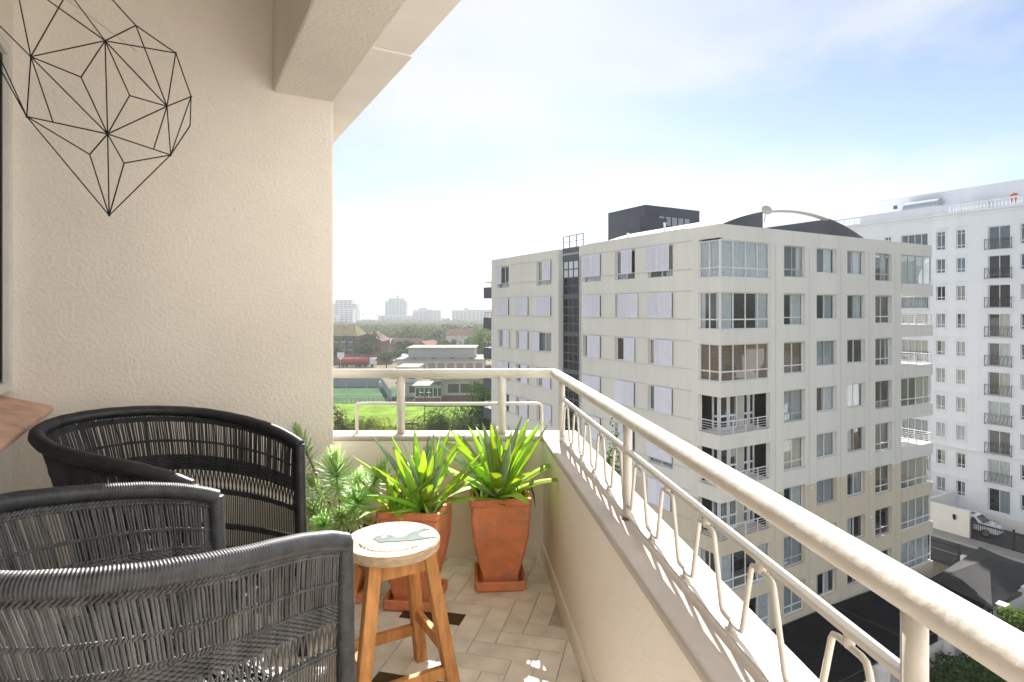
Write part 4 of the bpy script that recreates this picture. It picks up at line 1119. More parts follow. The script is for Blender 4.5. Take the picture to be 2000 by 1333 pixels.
bar_gate('drive_gate', 'black iron drive gate with scrolled top in front of the white building', -6.4, -6.6, -0.45, 1.75, True)
bar_gate('side_gate', 'plain black barred gate at the end of the beige building', -14.7, -3.0, 1.6, 1.95, False)
lw = thing('low_street_wall', 'low white wall between the shade sail and the road', 'wall', WBL, RA)
MB().box(-14.85, -14.55, -6.3, -3.12, 0, 1.25).build('wall_panel', white_wall, lw)
MB().box(-14.9, -14.5, -16, -6.3, 0, 1.75).build('wall_panel', white_wall, lw)
cpm = MB().box(-14.93, -14.47, 0, .12, 0, .06).mesh('coping_block', white_wall)
for i in range(44): put('coping_block', cpm, lw, (0, -3.2 - .18 * i - .06, 1.25 if i < 17 else 1.75))

# ---------------------------------------------------------------- carports, sail, picket fence (beige building frame)
BBL = (11.26, 31.68, 0)
def bloc(x, y): return (BBL[0] + x * VX - y * VY, BBL[1] + x * VY + y * VX)
net = M('black shade net', (0.006, 0.0065, 0.008), 1.0, 0.3, 0.8, spec=0.02)
def sheet(name, label, pts, nu, nv, sag, mat, seed):
    A, B, C_, D = [Vector(p) for p in pts]; vs = []
    for i in range(nu + 1):
        for j in range(nv + 1):
            u, v = i / nu, j / nv
            p = A.lerp(B, u).lerp(D.lerp(C_, u), v)
            p.z += -sag * 4 * u * (1 - u) * 4 * v * (1 - v) + 0.05 * noise.noise(Vector((u * 6 + seed, v * 6, 0)))
            vs.append(p)
    mb = MB().add(vs, [(i * (nv + 1) + j, (i + 1) * (nv + 1) + j, (i + 1) * (nv + 1) + j + 1, i * (nv + 1) + j + 1) for i in range(nu) for j in range(nv)])
    t = thing(name, label, 'canopy')
    o = mb.build('cloth', mat, t)
    sm = o.modifiers.new('thick', 'SOLIDIFY'); sm.thickness = 0.02
    for q in (A, B, C_, D): MB().tube([(q.x, q.y, 0), (q.x, q.y, q.z + .05)], .05, 8).build('post', iron, t)
    edges = MB()
    for a, b_ in ((A, B), (B, C_), (C_, D), (D, A)): edges.tube([a + Vector((0, 0, .02)), b_ + Vector((0, 0, .02))], .03, 6)
    edges.build('edge_cable', iron, t)
    return t
def P3(x, y, z): a = bloc(x, y); return (a[0], a[1], z)
sheet('carport_canopy', 'flat black net carport canopy along the base of the beige building', (P3(-3, -4.7, 2.45), P3(10.0, -4.7, 2.5), P3(10.0, -.05, 2.56), P3(-3, -.05, 2.52)), 12, 6, .06, net, 1)
sheet('carport_canopy', 'black net canopy between the flat carport and the grey sail', (P3(10.1, -4.7, 2.5), P3(18.8, -4.7, 2.35), P3(19.6, -.3, 2.5), P3(10.1, -.05, 2.55)), 12, 6, .10, net, 5)
sail_m = M('grey shade sail', (0.055, 0.056, 0.058), 0.85, 0.12, 0.7, transl=0.3)
sail = thing('shade_sail', 'grey peaked shade sail behind the black canopies', 'canopy')
A = Vector((28.6, 40.2, 2.5)); B = Vector((34.9, 43.7, 3.3)); C_ = Vector((37.6, 41.6, 2.5)); D = Vector((29.9, 36.5, 2.35)); Ek = Vector((33.3, 40.9, 3.7))
def tri_grid(p, q, r_, n=8):
    vs = []; fs = []; idx = {}
    for i in range(n + 1):
        for j in range(n + 1 - i):
            idx[(i, j)] = len(vs); v = p + (q - p) * (i / n) + (r_ - p) * (j / n); k = (i / n) * (j / n) + (i / n) * (1 - i / n - j / n) + (j / n) * (1 - i / n - j / n); v = v.copy(); v.z -= .35 * k; vs.append(v)
    for i in range(n):
        for j in range(n - i):
            fs.append((idx[(i, j)], idx[(i + 1, j)], idx[(i, j + 1)]))
            if i + j < n - 1: fs.append((idx[(i + 1, j)], idx[(i + 1, j + 1)], idx[(i, j + 1)]))
    return vs, fs
for p, q in ((A, B), (B, C_), (C_, D), (D, A)):
    vs, fs = tri_grid(p, q, Ek); o = MB().add(vs, fs).build('sail_panel', sail_m, sail); sm = o.modifiers.new('thick', 'SOLIDIFY'); sm.thickness = .012
for q in (A, B, C_, D, Ek): MB().tube([(q.x, q.y, 0), (q.x, q.y, q.z)], .05, 8).build('post', iron, sail)
sheet('carport_canopy', 'dark net canopy right of the grey sail by the low white wall', ((33.6, 37.2, 2.3), (41.5, 36.5, 2.4), (41.5, 41.5, 2.4), (37.4, 42.0, 2.4)), 6, 6, .1, net, 9)
picket_m = M('white picket', (0.74, 0.74, 0.72), 0.6, 0.04, 2)
pf = thing('picket_fence', 'white picket fence with cream pillars beside the carports', 'fence', BBL, RA)
pk = MB().add([(-.035, -.012, .15), (.035, -.012, .15), (.035, .012, .15), (-.035, .012, .15), (-.035, -.012, 2.1), (.035, -.012, 2.1), (.035, .012, 2.1), (-.035, .012, 2.1), (0, -.012, 2.16), (0, .012, 2.16)],
              [(0, 3, 2, 1), (0, 1, 5, 8, 4), (2, 3, 7, 9, 6), (1, 2, 6, 5), (3, 0, 4, 7), (5, 6, 9, 8), (7, 4, 8, 9)]).mesh('picket', picket_m)
for i in range(150):
    x = 3.0 + i * .14
    put('picket', pk, pf, (x, -4.95, 0))
MB().box(3, 24, -4.93, -4.90, .55, .63).build('fence_rail', picket_m, pf); MB().box(3, 24, -4.93, -4.90, 1.75, 1.83).build('fence_rail', picket_m, pf)
for x in (6.3, 13.0, 19.8, 24.0):
    MB().box(x - .28, x + .28, -5.25, -4.65, 0, 2.3).build('pillar', white_wall, pf); MB().box(x - .34, x + .34, -5.31, -4.59, 2.3, 2.42).build('pillar_cap', white_wall, pf)

# ---------------------------------------------------------------- foliage
def leafmat(name, c, tr=0.45):
    m = M(name, c, 0.85, 0.5, 0.9, transl=tr, spec=0.08)
    return m
def crown_mesh(mb, cx, cy, cz, rx_, ry_, rz_, n, size, r_, lumps=14):
    L_ = []
    for q in range(lumps):
        d = Vector((r_.gauss(0, 1), r_.gauss(0, 1), r_.gauss(0.25, .8))).normalized(); f_ = r_.uniform(.45, .85)
        L_.append((Vector((d.x * rx_ * f_, d.y * ry_ * f_, d.z * rz_ * f_)), r_.uniform(.28, .5)))
    for k in range(n):
        c, lr = L_[k % lumps]
        d = Vector((r_.gauss(0, 1), r_.gauss(0, 1), r_.gauss(0.2, 1))).normalized()
        rr_ = lr * r_.uniform(.75, 1.05)
        p = Vector((cx, cy, cz)) + c + Vector((d.x * rx_ * rr_, d.y * ry_ * rr_, d.z * rz_ * rr_))
        nrm = (d + Vector((r_.uniform(-.6, .6), r_.uniform(-.6, .6), r_.uniform(-.3, .7)))).normalized()
        a = nrm.cross(Vector((r_.uniform(-1, 1), r_.uniform(-1, 1), r_.uniform(-1, 1)))).normalized(); b_ = nrm.cross(a)
        s_ = size * r_.uniform(.6, 1.3)
        mb.add([p - a * s_, p + b_ * s_ * .55, p + a * s_, p - b_ * s_ * .55], [(0, 1, 2, 3)])
bark = M('bark', (0.12, 0.085, 0.06), 0.9, 0.3, 6)
def tree(name, label, x, y, h, rad, mat, n=1500, size=.22, seed=1, group=None, crown_h=None, lumps=14):
    t = thing(name, label, 'tree' if 'tree' in name else 'shrub', (x, y, 0), 0, group); r_ = random.Random(seed)
    ch = crown_h or h * .75; mb = MB()
    crown_mesh(mb, 0, 0, h - ch / 2, rad, rad, ch / 2, n, size, r_, lumps)
    mb.build('crown', mat, t)
    zt = h - ch * .45; tr = MB(); tr.tube([(0, 0, 0), (r_.uniform(-.1, .1), 0, zt * .5), (0, 0, zt)], [h * .028 + .04, h * .022 + .03, h * .012 + .02], 8)
    for q in range(5):
        a = q * 1.3; tr.tube([(0, 0, zt * (.55 + .08 * q)), (math.cos(a) * rad * .3, math.sin(a) * rad * .3, zt * .9), (math.cos(a) * rad * .55, math.sin(a) * rad * .55, zt + ch * .12)], [h * .012 + .02, .04, .02], 6)
    tr.build('trunk', bark, t)
    return t
g_dark = leafmat('leaf dark green', (0.06, 0.12, 0.02)); g_mid = leafmat('leaf mid green', (0.12, 0.20, 0.025)); g_lime = leafmat('leaf yellow green', (0.24, 0.29, 0.035)); g_olive = leafmat('leaf olive', (0.10, 0.09, 0.035))
tree('garden_tree', 'dense dark green tree beside the left end of the beige building', -3.9, 80, 11.2, 4.2, g_dark, 11000, .17, 2, crown_h=9.5, lumps=34)
tree('garden_tree', 'broad mid green tree below the low rail, left of the dense tree', -8.6, 76, 8.6, 4.0, g_mid, 10000, .16, 3, crown_h=7.4, lumps=30)
tree('garden_tree', 'yellow green tree at the lower edge of the sports field', -13.4, 76, 6.9, 3.4, g_lime, 8000, .15, 4, crown_h=6, lumps=26)
for k, (x, y, h, r_, lab) in enumerate(((-17.2, 80, 6.1, 2.9, 'yellow green shrub beside the left railing post'), (-20.6, 82, 6.0, 2.8, 'yellow green shrub between the low rail end and the left railing post'), (-23.6, 84, 5.4, 2.3, 'low yellow green shrub next to the brown bush'), (-11.0, 66, 6.2, 2.6, 'lime green shrub in front of the mid green tree'))):
    tree('shrub', lab, x, y, h, r_, g_lime, 4500, .13, 10 + k, 'shrubs along the field edge', crown_h=h * .9, lumps=18)
tree('shrub', 'brown olive bush against the edge of the plaster wall', -24.6, 82, 7.2, 1.8, g_olive, 1500, .16, 21, crown_h=6.3)
tree('garden_tree', 'bright green tree by the picket fence pillar at the right edge', 31.6, 35.6, 2.6, 1.8, g_mid, 2600, .13, 31, crown_h=2.3, lumps=22)
tree('garden_tree', 'dark tree under the handrail in front of the picket fence', 24.2, 31.0, 2.2, 2.0, g_dark, 2600, .13, 32, crown_h=2.1, lumps=22)
tree('shrub', 'dark shrub between two picket fence pillars', 19.8, 28.9, 1.9, 1.5, g_dark, 1700, .12, 33, crown_h=1.8)
tree('shrub', 'dark shrub at the foot of the fence by the parked car', 27.6, 33.0, 2.0, 1.6, g_dark, 1900, .12, 34, crown_h=1.9)
tree('slender_tree', 'slender dark treetop showing through the zigzag rods beside the middle post', 1.93, 11.2, 18.75, .22, g_dark, 1500, .035, 35, crown_h=3.0, lumps=30)

# ---------------------------------------------------------------- cars
carp = M('white car paint', (0.78, 0.79, 0.80), 0.25, 0.01, 2, spec=0.6); tyre_m = M('tyre', (0.015, 0.015, 0.015), 0.8); rim_m = M('alloy', (0.5, 0.5, 0.52), 0.3, metal=.8)
carglass = glass('car glass', (0.10, 0.14, 0.13), 0.12)
def make_car(label, loc, rz):
    t = thing('parked_car', label, 'car', loc, rz)
    prof = [(-2.15, .45), (-2.2, .75), (-2.05, 1.02), (-1.95, 1.15), (-1.35, 1.62), (-.9, 1.70), (.2, 1.70), (.55, 1.62), (1.15, 1.12), (1.9, 1.02), (2.2, .82), (2.25, .45)]
    rings_ = []
    for s_, k in ((-.92, 0), (-.94, .0), (-.78, 1), (.78, 1), (.94, 0), (.92, 0)):
        ring = []
        for x, z in prof:
            if k == 0: ring.append((x, s_, min(z, 1.05 + .02 * (z - 1)) if abs(s_) > .93 else min(z, 1.0)))
            else: ring.append((x, s_, z))
        rings_.append(ring)
    b = MB().rings(rings_).build('body', carp, t); bevel(b, .05, 3, 25)
    MB().add([(1.17, -.70, 1.13), (1.17, .70, 1.13), (.60, .64, 1.615), (.60, -.64, 1.615)], [(0, 1, 2, 3)]).build('windscreen', carglass, t, (.012, 0, .02))
    MB().add([(-1.97, -.66, 1.17), (-1.97, .66, 1.17), (-1.40, .62, 1.60), (-1.40, -.62, 1.60)], [(3, 2, 1, 0)]).build('rear_window', carglass, t, (-.012, 0, .015))
    for s_ in (-1, 1):
        for a, b_, c, d_ in ((-1.55, -.55, -.55, -1.2), (-.45, .95, .48, -.45)):
            MB().add([(a, s_ * .925, 1.10), (b_, s_ * .925, 1.10), (c, s_ * .815, 1.56), (d_, s_ * .815, 1.56)], [(0, 1, 2, 3)]).build('side_window', carglass, t)
        MB().box(2.1, 2.24, s_ * .72 - .17, s_ * .72 + .17, .72, .88).build('headlight', M('headlamp', (.6, .62, .65), .15), t)
        MB().bar((-.9, s_ * .68, 1.75), (.3, s_ * .68, 1.75), .04, .04).build('roof_rail', grey_al, t)
        MB().box(.82, .98, s_ * .98 - .1, s_ * .98 + .1, 1.08, 1.22).build('mirror', carp, t)
        for x in (-1.35, 1.4):
            wlt = MB().rings([[(x + r_ * math.cos(a * .3927), s_ * y, .36 + r_ * math.sin(a * .3927)) for a in range(16)] for r_, y in ((.26, .72), (.36, .74), (.36, .94), (.28, .955))])
            wo_ = wlt.build('wheel', tyre_m, t); MB().rings([[(x + r_ * math.cos(a * .3927), s_ * y, .36 + r_ * math.sin(a * .3927)) for a in range(16)] for r_, y in ((.24, .95), (.22, .965))]).build('rim', rim_m, wo_)
    MB().box(-.35, .25, -.4, .4, 1.702, 1.708).build('sunroof', carglass, t)
    return t
make_car('white estate car in the drive behind the white wall', (*wloc(-3.9, 0.6), 0.03), RA + R(-88))
make_car('white car by the fence at the bottom edge, under the handrail', (26.0, 29.6, 0.02), R(35))

# ---------------------------------------------------------------- sports field and school
grass = M('lawn grass', (0.155, 0.255, 0.028), 0.95, 0.35, 0.3, spec=0.03, bump=0.4, bs=6, bdist=.05)
turf = M('artificial turf', (0.050, 0.11, 0.045), 0.95, 0.12, 0.2, spec=0.03)
kind(MB().box(-60, -1, 92, 131, -.1, .06).build('lawn', grass), 'structure')
kind(MB().box(-70, -27, 131.4, 159, -.1, .04).build('sports_court', turf), 'structure')
lines = MB(); 
for y in (133, 157, 145): lines.box(-68, -29, y - .05, y + .05, .044, .048)
kind(lines.build('court_marking', M('line paint', (.6, .6, .58))), 'structure')
conc = M('grey precast wall', (0.33, 0.36, 0.38), 0.85, 0.1, 0.4)
gw = thing('precast_wall', 'grey concrete panel wall behind the green sports court', 'wall')
pme = MB().box(0, 2.9, -.06, .06, 0, 2.4).mesh('wall_panel', conc); qme = MB().box(-.08, .08, -.1, .1, 0, 2.6).mesh('wall_post', conc)
for i in range(12): put('wall_panel', pme, gw, (-71.5 + i * 3.0, 159.6, 0)); put('wall_post', qme, gw, (-71.55 + i * 3, 159.6, 0))
for i in range(9):
    a = math.atan2(-26, 8); put('wall_panel', pme, gw, (-35.4 + 3 * i * math.cos(a), 159.6 + 3 * i * math.sin(a), 0), a); put('wall_post', qme, gw, (-35.4 + 3 * i * math.cos(a), 159.6 + 3 * i * math.sin(a), 0), a)
cf = thing('court_fence', 'low black fence between the lawn and the sports court', 'fence')
fme = MB().box(-.03, .03, -.03, .03, 0, 1.1).mesh('fence_post', iron)
for i in range(40): put('fence_post', fme, cf, (-66 + i * 1.0, 131.2, 0))
fr = MB()
for z in (.15, .45, .75, 1.05): fr.box(-66, -27, 131.17, 131.23, z, z + .05)
fr.build('fence_wire', iron, cf)
tall = MB()
for i in range(8): tall.box(-60 + i * 4.6 - .04, -60 + i * 4.6 + .04, 131.0, 131.08, 0, 5.2)
tall.build('net_pole', grey_al, cf)
gp = thing('football_goal', 'small white football goal at the right end of the court', 'goal', (-34.6, 153.5, 0), R(-70))
MB().tube([(-1.6, 0, 0), (-1.6, 0, 2.1), (1.6, 0, 2.1), (1.6, 0, 0)], .07, 6).build('goal_frame', white_al, gp)
MB().tube([(-1.6, 0, 2.1), (-1.6, 1.3, 0), (1.6, 1.3, 0), (1.6, 0, 2.1)], .05, 6).build('goal_stay', white_al, gp)

def simple_house(t, x0, x1, y0, y1, h, wall, name='wall'):
    return MB().box(x0, x1, y0, y1, 0, h).build(name, wall, t)
def win_row(t, xs, y, z0, z1, w_, frame, pane=pane_m, nm='window'):
    for x in xs:
        o = MB().box(-w_ / 2 - .08, w_ / 2 + .08, -.05, .02, z0 - .08, z1 + .08).build(nm, frame, t, (x, y, 0))
        MB().box(-w_ / 2, w_ / 2, -.065, -.055, z0, z1).build('pane', pane, o)
brick = M('red brick', (0.19, 0.10, 0.075), 0.85, 0.15, 0.8); offw = M('off white render', (0.60, 0.58, 0.53), 0.85, 0.06, 0.5); roof_br = M('brown roof', (0.17, 0.12, 0.09), 0.95, 0.2, 0.6, spec=0.03); roof_lt = M('pale roof sheet', (0.33, 0.325, 0.31), 0.9, 0.12, 0.5, spec=0.05)
dpane = M('dark pane', (0.035, 0.05, 0.045), 0.12, 0.2, 0.6, spec=0.5)
sc = thing('school_building', 'low white school building with red brick base beyond the lawn', 'building', (0, 0, 0))
simple_house(sc, -16.2, -4.5, 135, 146, 4.9, offw); MB().box(-16.25, -4.4, 134.9, 135, 0, 1.25).build('brick_base', brick, sc)
MB().box(-18.5, -3.8, 133.6, 147, 4.9, 5.25).build('roof', roof_br, sc); MB().box(-18.6, -3.7, 133.5, 133.6, 4.75, 5.3).build('fascia', roof_lt, sc)
MB().rings([[(-13.5 + 8 * i, 137.2 + 3.2 * (1 - math.cos(a)), 5.25 + 1.0 * math.sin(a)) for a in [math.pi * q / 10 for q in range(11)]] for i in (0, 1)]).build('roof_vault', M('vault sheet', (.28, .30, .32), .5), sc)
win_row(sc, (-13.5, -10.6, -7.7), 135, 1.8, 3.9, 2.6, white_al, dpane)
MB().box(-10.9 - .9, -10.9 + .9, 134.85, 134.98, 4.1, 4.7).build('name_board', white_al, sc)
simple_house(sc, -22.0, -16.2, 133, 140, 3.6, offw, 'glazed_wing'); MB().box(-22.6, -15.8, 132.2, 140.4, 3.6, 3.85).build('wing_roof', roof_lt, sc); MB().box(-22.05, -16.2, 132.9, 133, 0, .95).build('brick_base', brick, sc)
win_row(sc, [-21.4 + i * 1.0 for i in range(6)], 133, 1.3, 3.2, .8, white_al, dpane)
s2 = thing('classroom_block', 'grey white two storey block left of the school', 'building')
simple_house(s2, -27.6, -22.8, 141, 150, 6.9, offw); MB().box(-28, -22.4, 140.6, 150.4, 6.9, 7.15).build('roof', roof_lt, s2)
win_row(s2, (-26.6, -24.0), 141, 4.3, 6.0, 1.5, white_al, dpane); win_row(s2, (-26.6, -24.0), 141, 1.0, 2.6, 1.5, white_al, dpane)
MB().box(-28, -22.6, 140.2, 141, 3.3, 3.5).build('walkway', conc, s2)
hl = thing('school_hall', 'long pale hall with a raised upper storey behind the handrail', 'building')
simple_house(hl, -36.5, -9.5, 186, 204, 4.9, offw); MB().box(-37, -9, 185.2, 204.5, 4.9, 5.3).build('lower_roof', roof_lt, hl); MB().box(-33.6, -12.2, 190, 203, 5.3, 8.3).build('upper_wall', M('grey render', (.45, .43, .40), .85), hl); MB().box(-34.2, -11.6, 189.4, 203.6, 8.3, 8.7).build('upper_roof', roof_lt, hl)
win_row(hl, [-34.5 + i * 3.0 for i in range(9)], 186, 1.4, 3.9, 1.9, M('shutter brown', (.30, .23, .18), .8), M('shutter panel', (.36, .28, .22), .8))
for i in range(4): MB().box(-31 + i * 6 - .6, -31 + i * 6 + .6, 186.5, 187.3, 5.3, 5.65).build('roof_vent', dark_wall, hl)

# tanker truck
tk = thing('tanker_truck', 'red tanker trailer with white cab on the sandy yard', 'truck', (-57.2, 216, 0))
redp = M('red tank paint', (0.45, 0.03, 0.035), 0.4, 0.05, 1)
for x0, x1 in ((-6.6, -1.0), (-.8, 4.4)): MB().rings([[(x, 1.25 * math.cos(a * .3927), 2.2 + 1.05 * math.sin(a * .3927)) for a in range(16)] for x in (x0, x0 + .15, x1 - .15, x1)]).build('tank', redp, tk, smooth=False)
MB().box(-6.6, 4.4, -1.1, 1.1, .95, 1.2).build('chassis', tyre_m, tk); MB().box(5.0, 7.2, -1.2, 1.2, .8, 3.2).build('cab', carp, tk); MB().box(7.19, 7.23, -1, 1, 2.0, 2.9).build('windscreen', carglass, tk)
for x in (-5.8, -4.6, -3.4, .2, 1.4, 3.4, 5.9): MB().rings([[(x + .5 * math.cos(a * .5236), y, .5 + .5 * math.sin(a * .5236)) for a in range(12)] for y in (-1.2, -.8)]).build('wheel', tyre_m, tk)
sg = thing('white_sign', 'white shield shaped sign on a pole above the tanker', 'sign', (-60.2, 206, 0))
MB().tube([(0, 0, 0), (0, 0, 3.5)], .08, 6).build('pole', grey_al, sg); MB().rings([[(x, y, z) for x, z in ((-1.2, 5.9), (1.2, 5.9), (1.25, 4.6), (.6, 3.6), (0, 3.3), (-.6, 3.6), (-1.25, 4.6))] for y in (-.06, .06)]).build('board', white_al, sg)

thatch = M('thatch roof', (0.20, 0.175, 0.095), 1, 0.2, 0.5, spec=0.02)
ht = thing('hotel_block', 'three storey brick block with thatched roof beside the palm', 'building')
simple_house(ht, -110, -64, 240, 254, 10.4, M('hotel wall', (.20, .17, .15), .9)); 
MB().add([(-112, 238, 10.2), (-63, 238, 10.2), (-63, 256, 10.2), (-112, 256, 10.2), (-108, 247, 14.6), (-66, 247, 14.6)], [(0, 1, 5, 4), (1, 2, 5), (2, 3, 4, 5), (3, 0, 4)]).build('roof', thatch, ht)
for f_ in range(3):
    for i in range(16):
        o = MB().box(-1.0, 1.0, -.12, .0, 0, 2.1).build('window', M('hotel frame', (.50, .54, .56), .7), ht, (-109 + i * 2.85, 240, .9 + f_ * 3.2)); MB().box(-.75, .75, -.14, -.13, .9, 1.95).build('pane', dpane, o)
for i in range(17): MB().box(-.12, .12, -.6, 0, 0, 10.2).build('fin', M('fin dark', (.05, .045, .045), .9), ht, (-110.4 + i * 2.85, 240, 0))
MB().prism([(-63.9, 236), (-52.5, 236), (-52.5, 252), (-63.9, 252)], 0, 8.2).build('brick_wing', brick, ht)
MB().add([(-64, 235, 8.2), (-52, 235, 8.2), (-52, 253, 8.2), (-64, 253, 8.2), (-58, 235, 11.6), (-58, 253, 11.6)], [(0, 1, 4), (1, 2, 5, 4), (2, 3, 5), (3, 0, 4, 5)]).build('wing_roof', M('tile roof', (.17, .12, .10), .95, .2, .6, spec=.03), ht)
MB().box(-70, -46, 226, 226.4, 0, 3.4).build('yard_wall', brick, ht)

def gable_house(label, x, y, w_, d_, h, rh, wall, roof, rz=0):
    t = thing('house', label, 'house', (x, y, 0), rz)
    MB().box(-w_ / 2, w_ / 2, -d_ / 2, d_ / 2, 0, h).build('wall', wall, t)
    e = .5
    MB().add([(-w_ / 2 - e, -d_ / 2 - e, h), (w_ / 2 + e, -d_ / 2 - e, h), (w_ / 2 + e, d_ / 2 + e, h), (-w_ / 2 - e, d_ / 2 + e, h), (-w_ / 2 - e, 0, h + rh), (w_ / 2 + e, 0, h + rh)], [(0, 1, 5, 4), (1, 2, 5), (2, 3, 4, 5), (3, 0, 4), (3, 2, 1, 0)]).build('roof', roof, t)
    win_row(t, [-w_ / 4, w_ / 4], -d_ / 2, h * .35, h * .75, w_ * .16, white_al, dpane)
    MB().box(-.5, .5, -d_ / 2 - .06, -d_ / 2, 0, 2.1).build('door', roof_br, t)
    return t
rt = M('red tile roof', (0.25, 0.14, 0.105), 0.95, 0.2, 0.5, spec=0.04)
gable_house('brown roofed house right of the palm', -46.5, 262, 13, 11, 4.6, 3.6, brick, roof_br, R(25))
gable_house('house with a pale grey roof among the trees', -52.5, 282, 16, 10, 5, 2.2, offw, roof_lt, R(-8))
gable_house('low brick house with broad tiled gable behind the hall', -37.0, 258, 14, 10, 3.6, 3.8, brick, rt, R(75))
gable_house('white house with pink roof in front of the wood', -27.0, 300, 13, 9, 8, 3, offw, rt, R(10))
bw2 = thing('brick_garden_wall', 'long dark brick wall behind the hall at the right', 'wall'); MB().box(-22, 12, 268, 268.5, 0, 6.0).build('wall_panel', M('garden wall brick', (.16, .10, .08), .9), bw2)  # wall in a duller brick colour
blu = thing('market_stall_tent', 'small blue white awning left of the hall', 'awning'); MB().add([(-38.8, 205, 5.0), (-34.8, 205, 5.0), (-34.8, 209, 5.6), (-38.8, 209, 5.6), (-38.8, 205, 3.4), (-34.8, 205, 3.4)], [(0, 1, 2, 3), (4, 5, 1, 0)]).build('awning_sheet', M('blue sheet', (.25, .38, .62), .7), blu)
MB().box(-38.8, -34.8, 206, 209, 0, 3.4).build('stall_wall', offw, blu)

# palms
frond = leafmat('palm frond', (0.055, 0.075, 0.025), .25)
def palm(label, x, y, h, s_, seed, group=None):
    t = thing('palm_tree', label, 'palm tree', (x, y, 0), 0, group); r_ = random.Random(seed)
    MB().tube([(0, 0, 0), (r_.uniform(-.2, .2), 0, h * .5), (0, 0, h)], [.34 * s_ + .06, .28 * s_ + .05, .34 * s_ + .05], 8).build('trunk', bark, t)
    mb = MB()
    for k in range(34):
        az = k * 2.4; el = R(75 - 110 * k / 34 + r_.uniform(-8, 8)); L_ = 3.0 * s_ * r_.uniform(.85, 1.15); prev = None
        pts = []
        for q in range(7):
            f_ = q / 6; e = el - f_ * f_ * .9
            pts.append(Vector((0, 0, h)) + Vector((math.cos(az) * math.cos(e), math.sin(az) * math.cos(e), math.sin(e))) * (L_ * f_))
        sd_ = Vector((-math.sin(az), math.cos(az), 0))
        for q in range(6):
            wa = .32 * s_ * math.sin(math.pi * (q + .6) / 7.2); wb_ = .32 * s_ * math.sin(math.pi * (q + 1.6) / 7.2)
            for g_ in range(2):
                a = pts[q].lerp(pts[q + 1], g_ * .5); b_ = pts[q].lerp(pts[q + 1], g_ * .5 + .3)
                dr = Vector((0, 0, -.12 * s_))
                mb.add([a, b_, b_ + sd_ * wa * 1.6 + dr, b_ - sd_ * wa * 1.6 + dr], [(0, 1, 2), (0, 3, 1)])
    mb.build('crown', frond, t); return t
palm('tall dark palm in front of the brick wing of the thatched block', -53.6, 228, 11.2, 1.35, 1)
palm('pale palm at the right in the wood', -10.5, 300, 12.2, 1.5, 2)
palm('short palm left of the brown roofed house', -41.5, 246, 6.4, 1.1, 3)
PL = ['leftmost slim distant palm on the shore, beside the white lower block', 'second slim distant palm from the left on the shore', 'middle one of five slim distant palms on the shore', 'fourth slim distant palm, just left of the tower podium', 'shortest slim distant palm, against the tall tower podium']
for k, (x, y, h) in enumerate(((-243, 960, 13), (-231, 955, 11), (-227, 962, 13.5), (-219, 950, 12), (-212, 958, 10))): palm(PL[k], x, y, h, 1.1, 40 + k, 'distant palms on the shore')
tree('yard_tree', 'small dark umbrella tree beside the sandy yard', -38.0, 208, 7.2, 4.2, g_dark, 1300, .45, 51, crown_h=3.6)
tree('yard_tree', 'small dark tree left of the umbrella tree', -45.0, 210, 6.0, 2.4, g_dark, 700, .4, 52, crown_h=4)
for k, (x, y, h, r_, m_, lab) in enumerate(((-70, 226, 8, 5, g_dark, 'dark tree in front of the left end of the thatched block'), (-57.5, 232, 9.5, 4.5, g_dark, 'dark tree under the tall palm'), (-45, 245, 8, 4, g_dark, 'dark round tree before the brown roofed house'), (-25.5, 225, 9.4, 5.6, g_dark, 'large dark round tree behind the middle of the hall'), (-6.5, 215, 11, 5, g_dark, 'dark tree behind the right end of the hall'), (-10.5, 225, 12, 5, g_mid, 'green tree behind the right part of the hall roof'), (-77.5, 234, 11, 3.2, g_mid, 'pale tree against the thatched block'), (-14, 262, 12, 6, g_mid, 'tall green tree before the dark brick wall'))):
    tree('street_tree', lab, x, y, h, r_, m_, 1300, .55, 60 + k, crown_h=h * .8, lumps=20)

# far wood, one mass
wr_ = random.Random(8); wm = [MB(), MB(), MB()]
for k in range(900):
    y = 300 * (3.35 ** wr_.random()); f_ = wr_.uniform(-.30, .03); x = f_ * y
    if x < -.22 * y and y < 420: continue
    rr_ = wr_.uniform(5, 9.5); h = wr_.uniform(6, 11) * max(.40, 1.15 - (y - 300) / 480)
    crown_mesh(wm[wr_.choice((0, 1, 1, 2))], x, y, h * .6, rr_, rr_, h * .45, 90, .0016 * y + .35, wr_, 9)
for mb, c in zip(wm, ((0.05, 0.09, 0.022), (0.085, 0.13, 0.03), (0.14, 0.17, 0.04))):
    o = mb.build('park_wood', leafmat('wood leaf %.3f' % c[0], c, .2)); kind(o, 'stuff'); tag(o, 'hazy green wood in front of the distant towers', 'wood', 'far park wood')

# distant towers
def tower(label, parts, col_, band):
    t = thing('tower_block', label, 'building')
    wm_ = M('tower wall %s' % (col_,), col_, .8, .05, .05); bm_ = M('tower glass', (.16, .22, .26), .3)
    for (x0, x1, y0, y1, z1, fl) in parts:
        MB().box(x0, x1, y0, y1, 0, z1).build('wall', wm_, t)
        if fl:
            mb = MB(); n = int(z1 / 3.0)
            nb = max(2, int((x1 - x0) / 6))
            for k in range(n):
                for i in range(nb):
                    xa = x0 + (x1 - x0) * (i + .14) / nb; xb = x0 + (x1 - x0) * (i + .86) / nb
                    mb.box(xa, xb, y0 - .25, y0 - .05, .9 + k * 3.0, 2.3 + k * 3.0)
            o = mb.build('window_band', bm_, t); kind(o, 'stuff')
            mb = MB()
            for k in range(1, n): mb.box(x0 - .6, x1 + .6, y0 - 1.0, y0 - .26, k * 3.0 - .1, k * 3.0 + .25)
            o = mb.build('balcony_edge', wm_, t); kind(o, 'stuff')
    return t
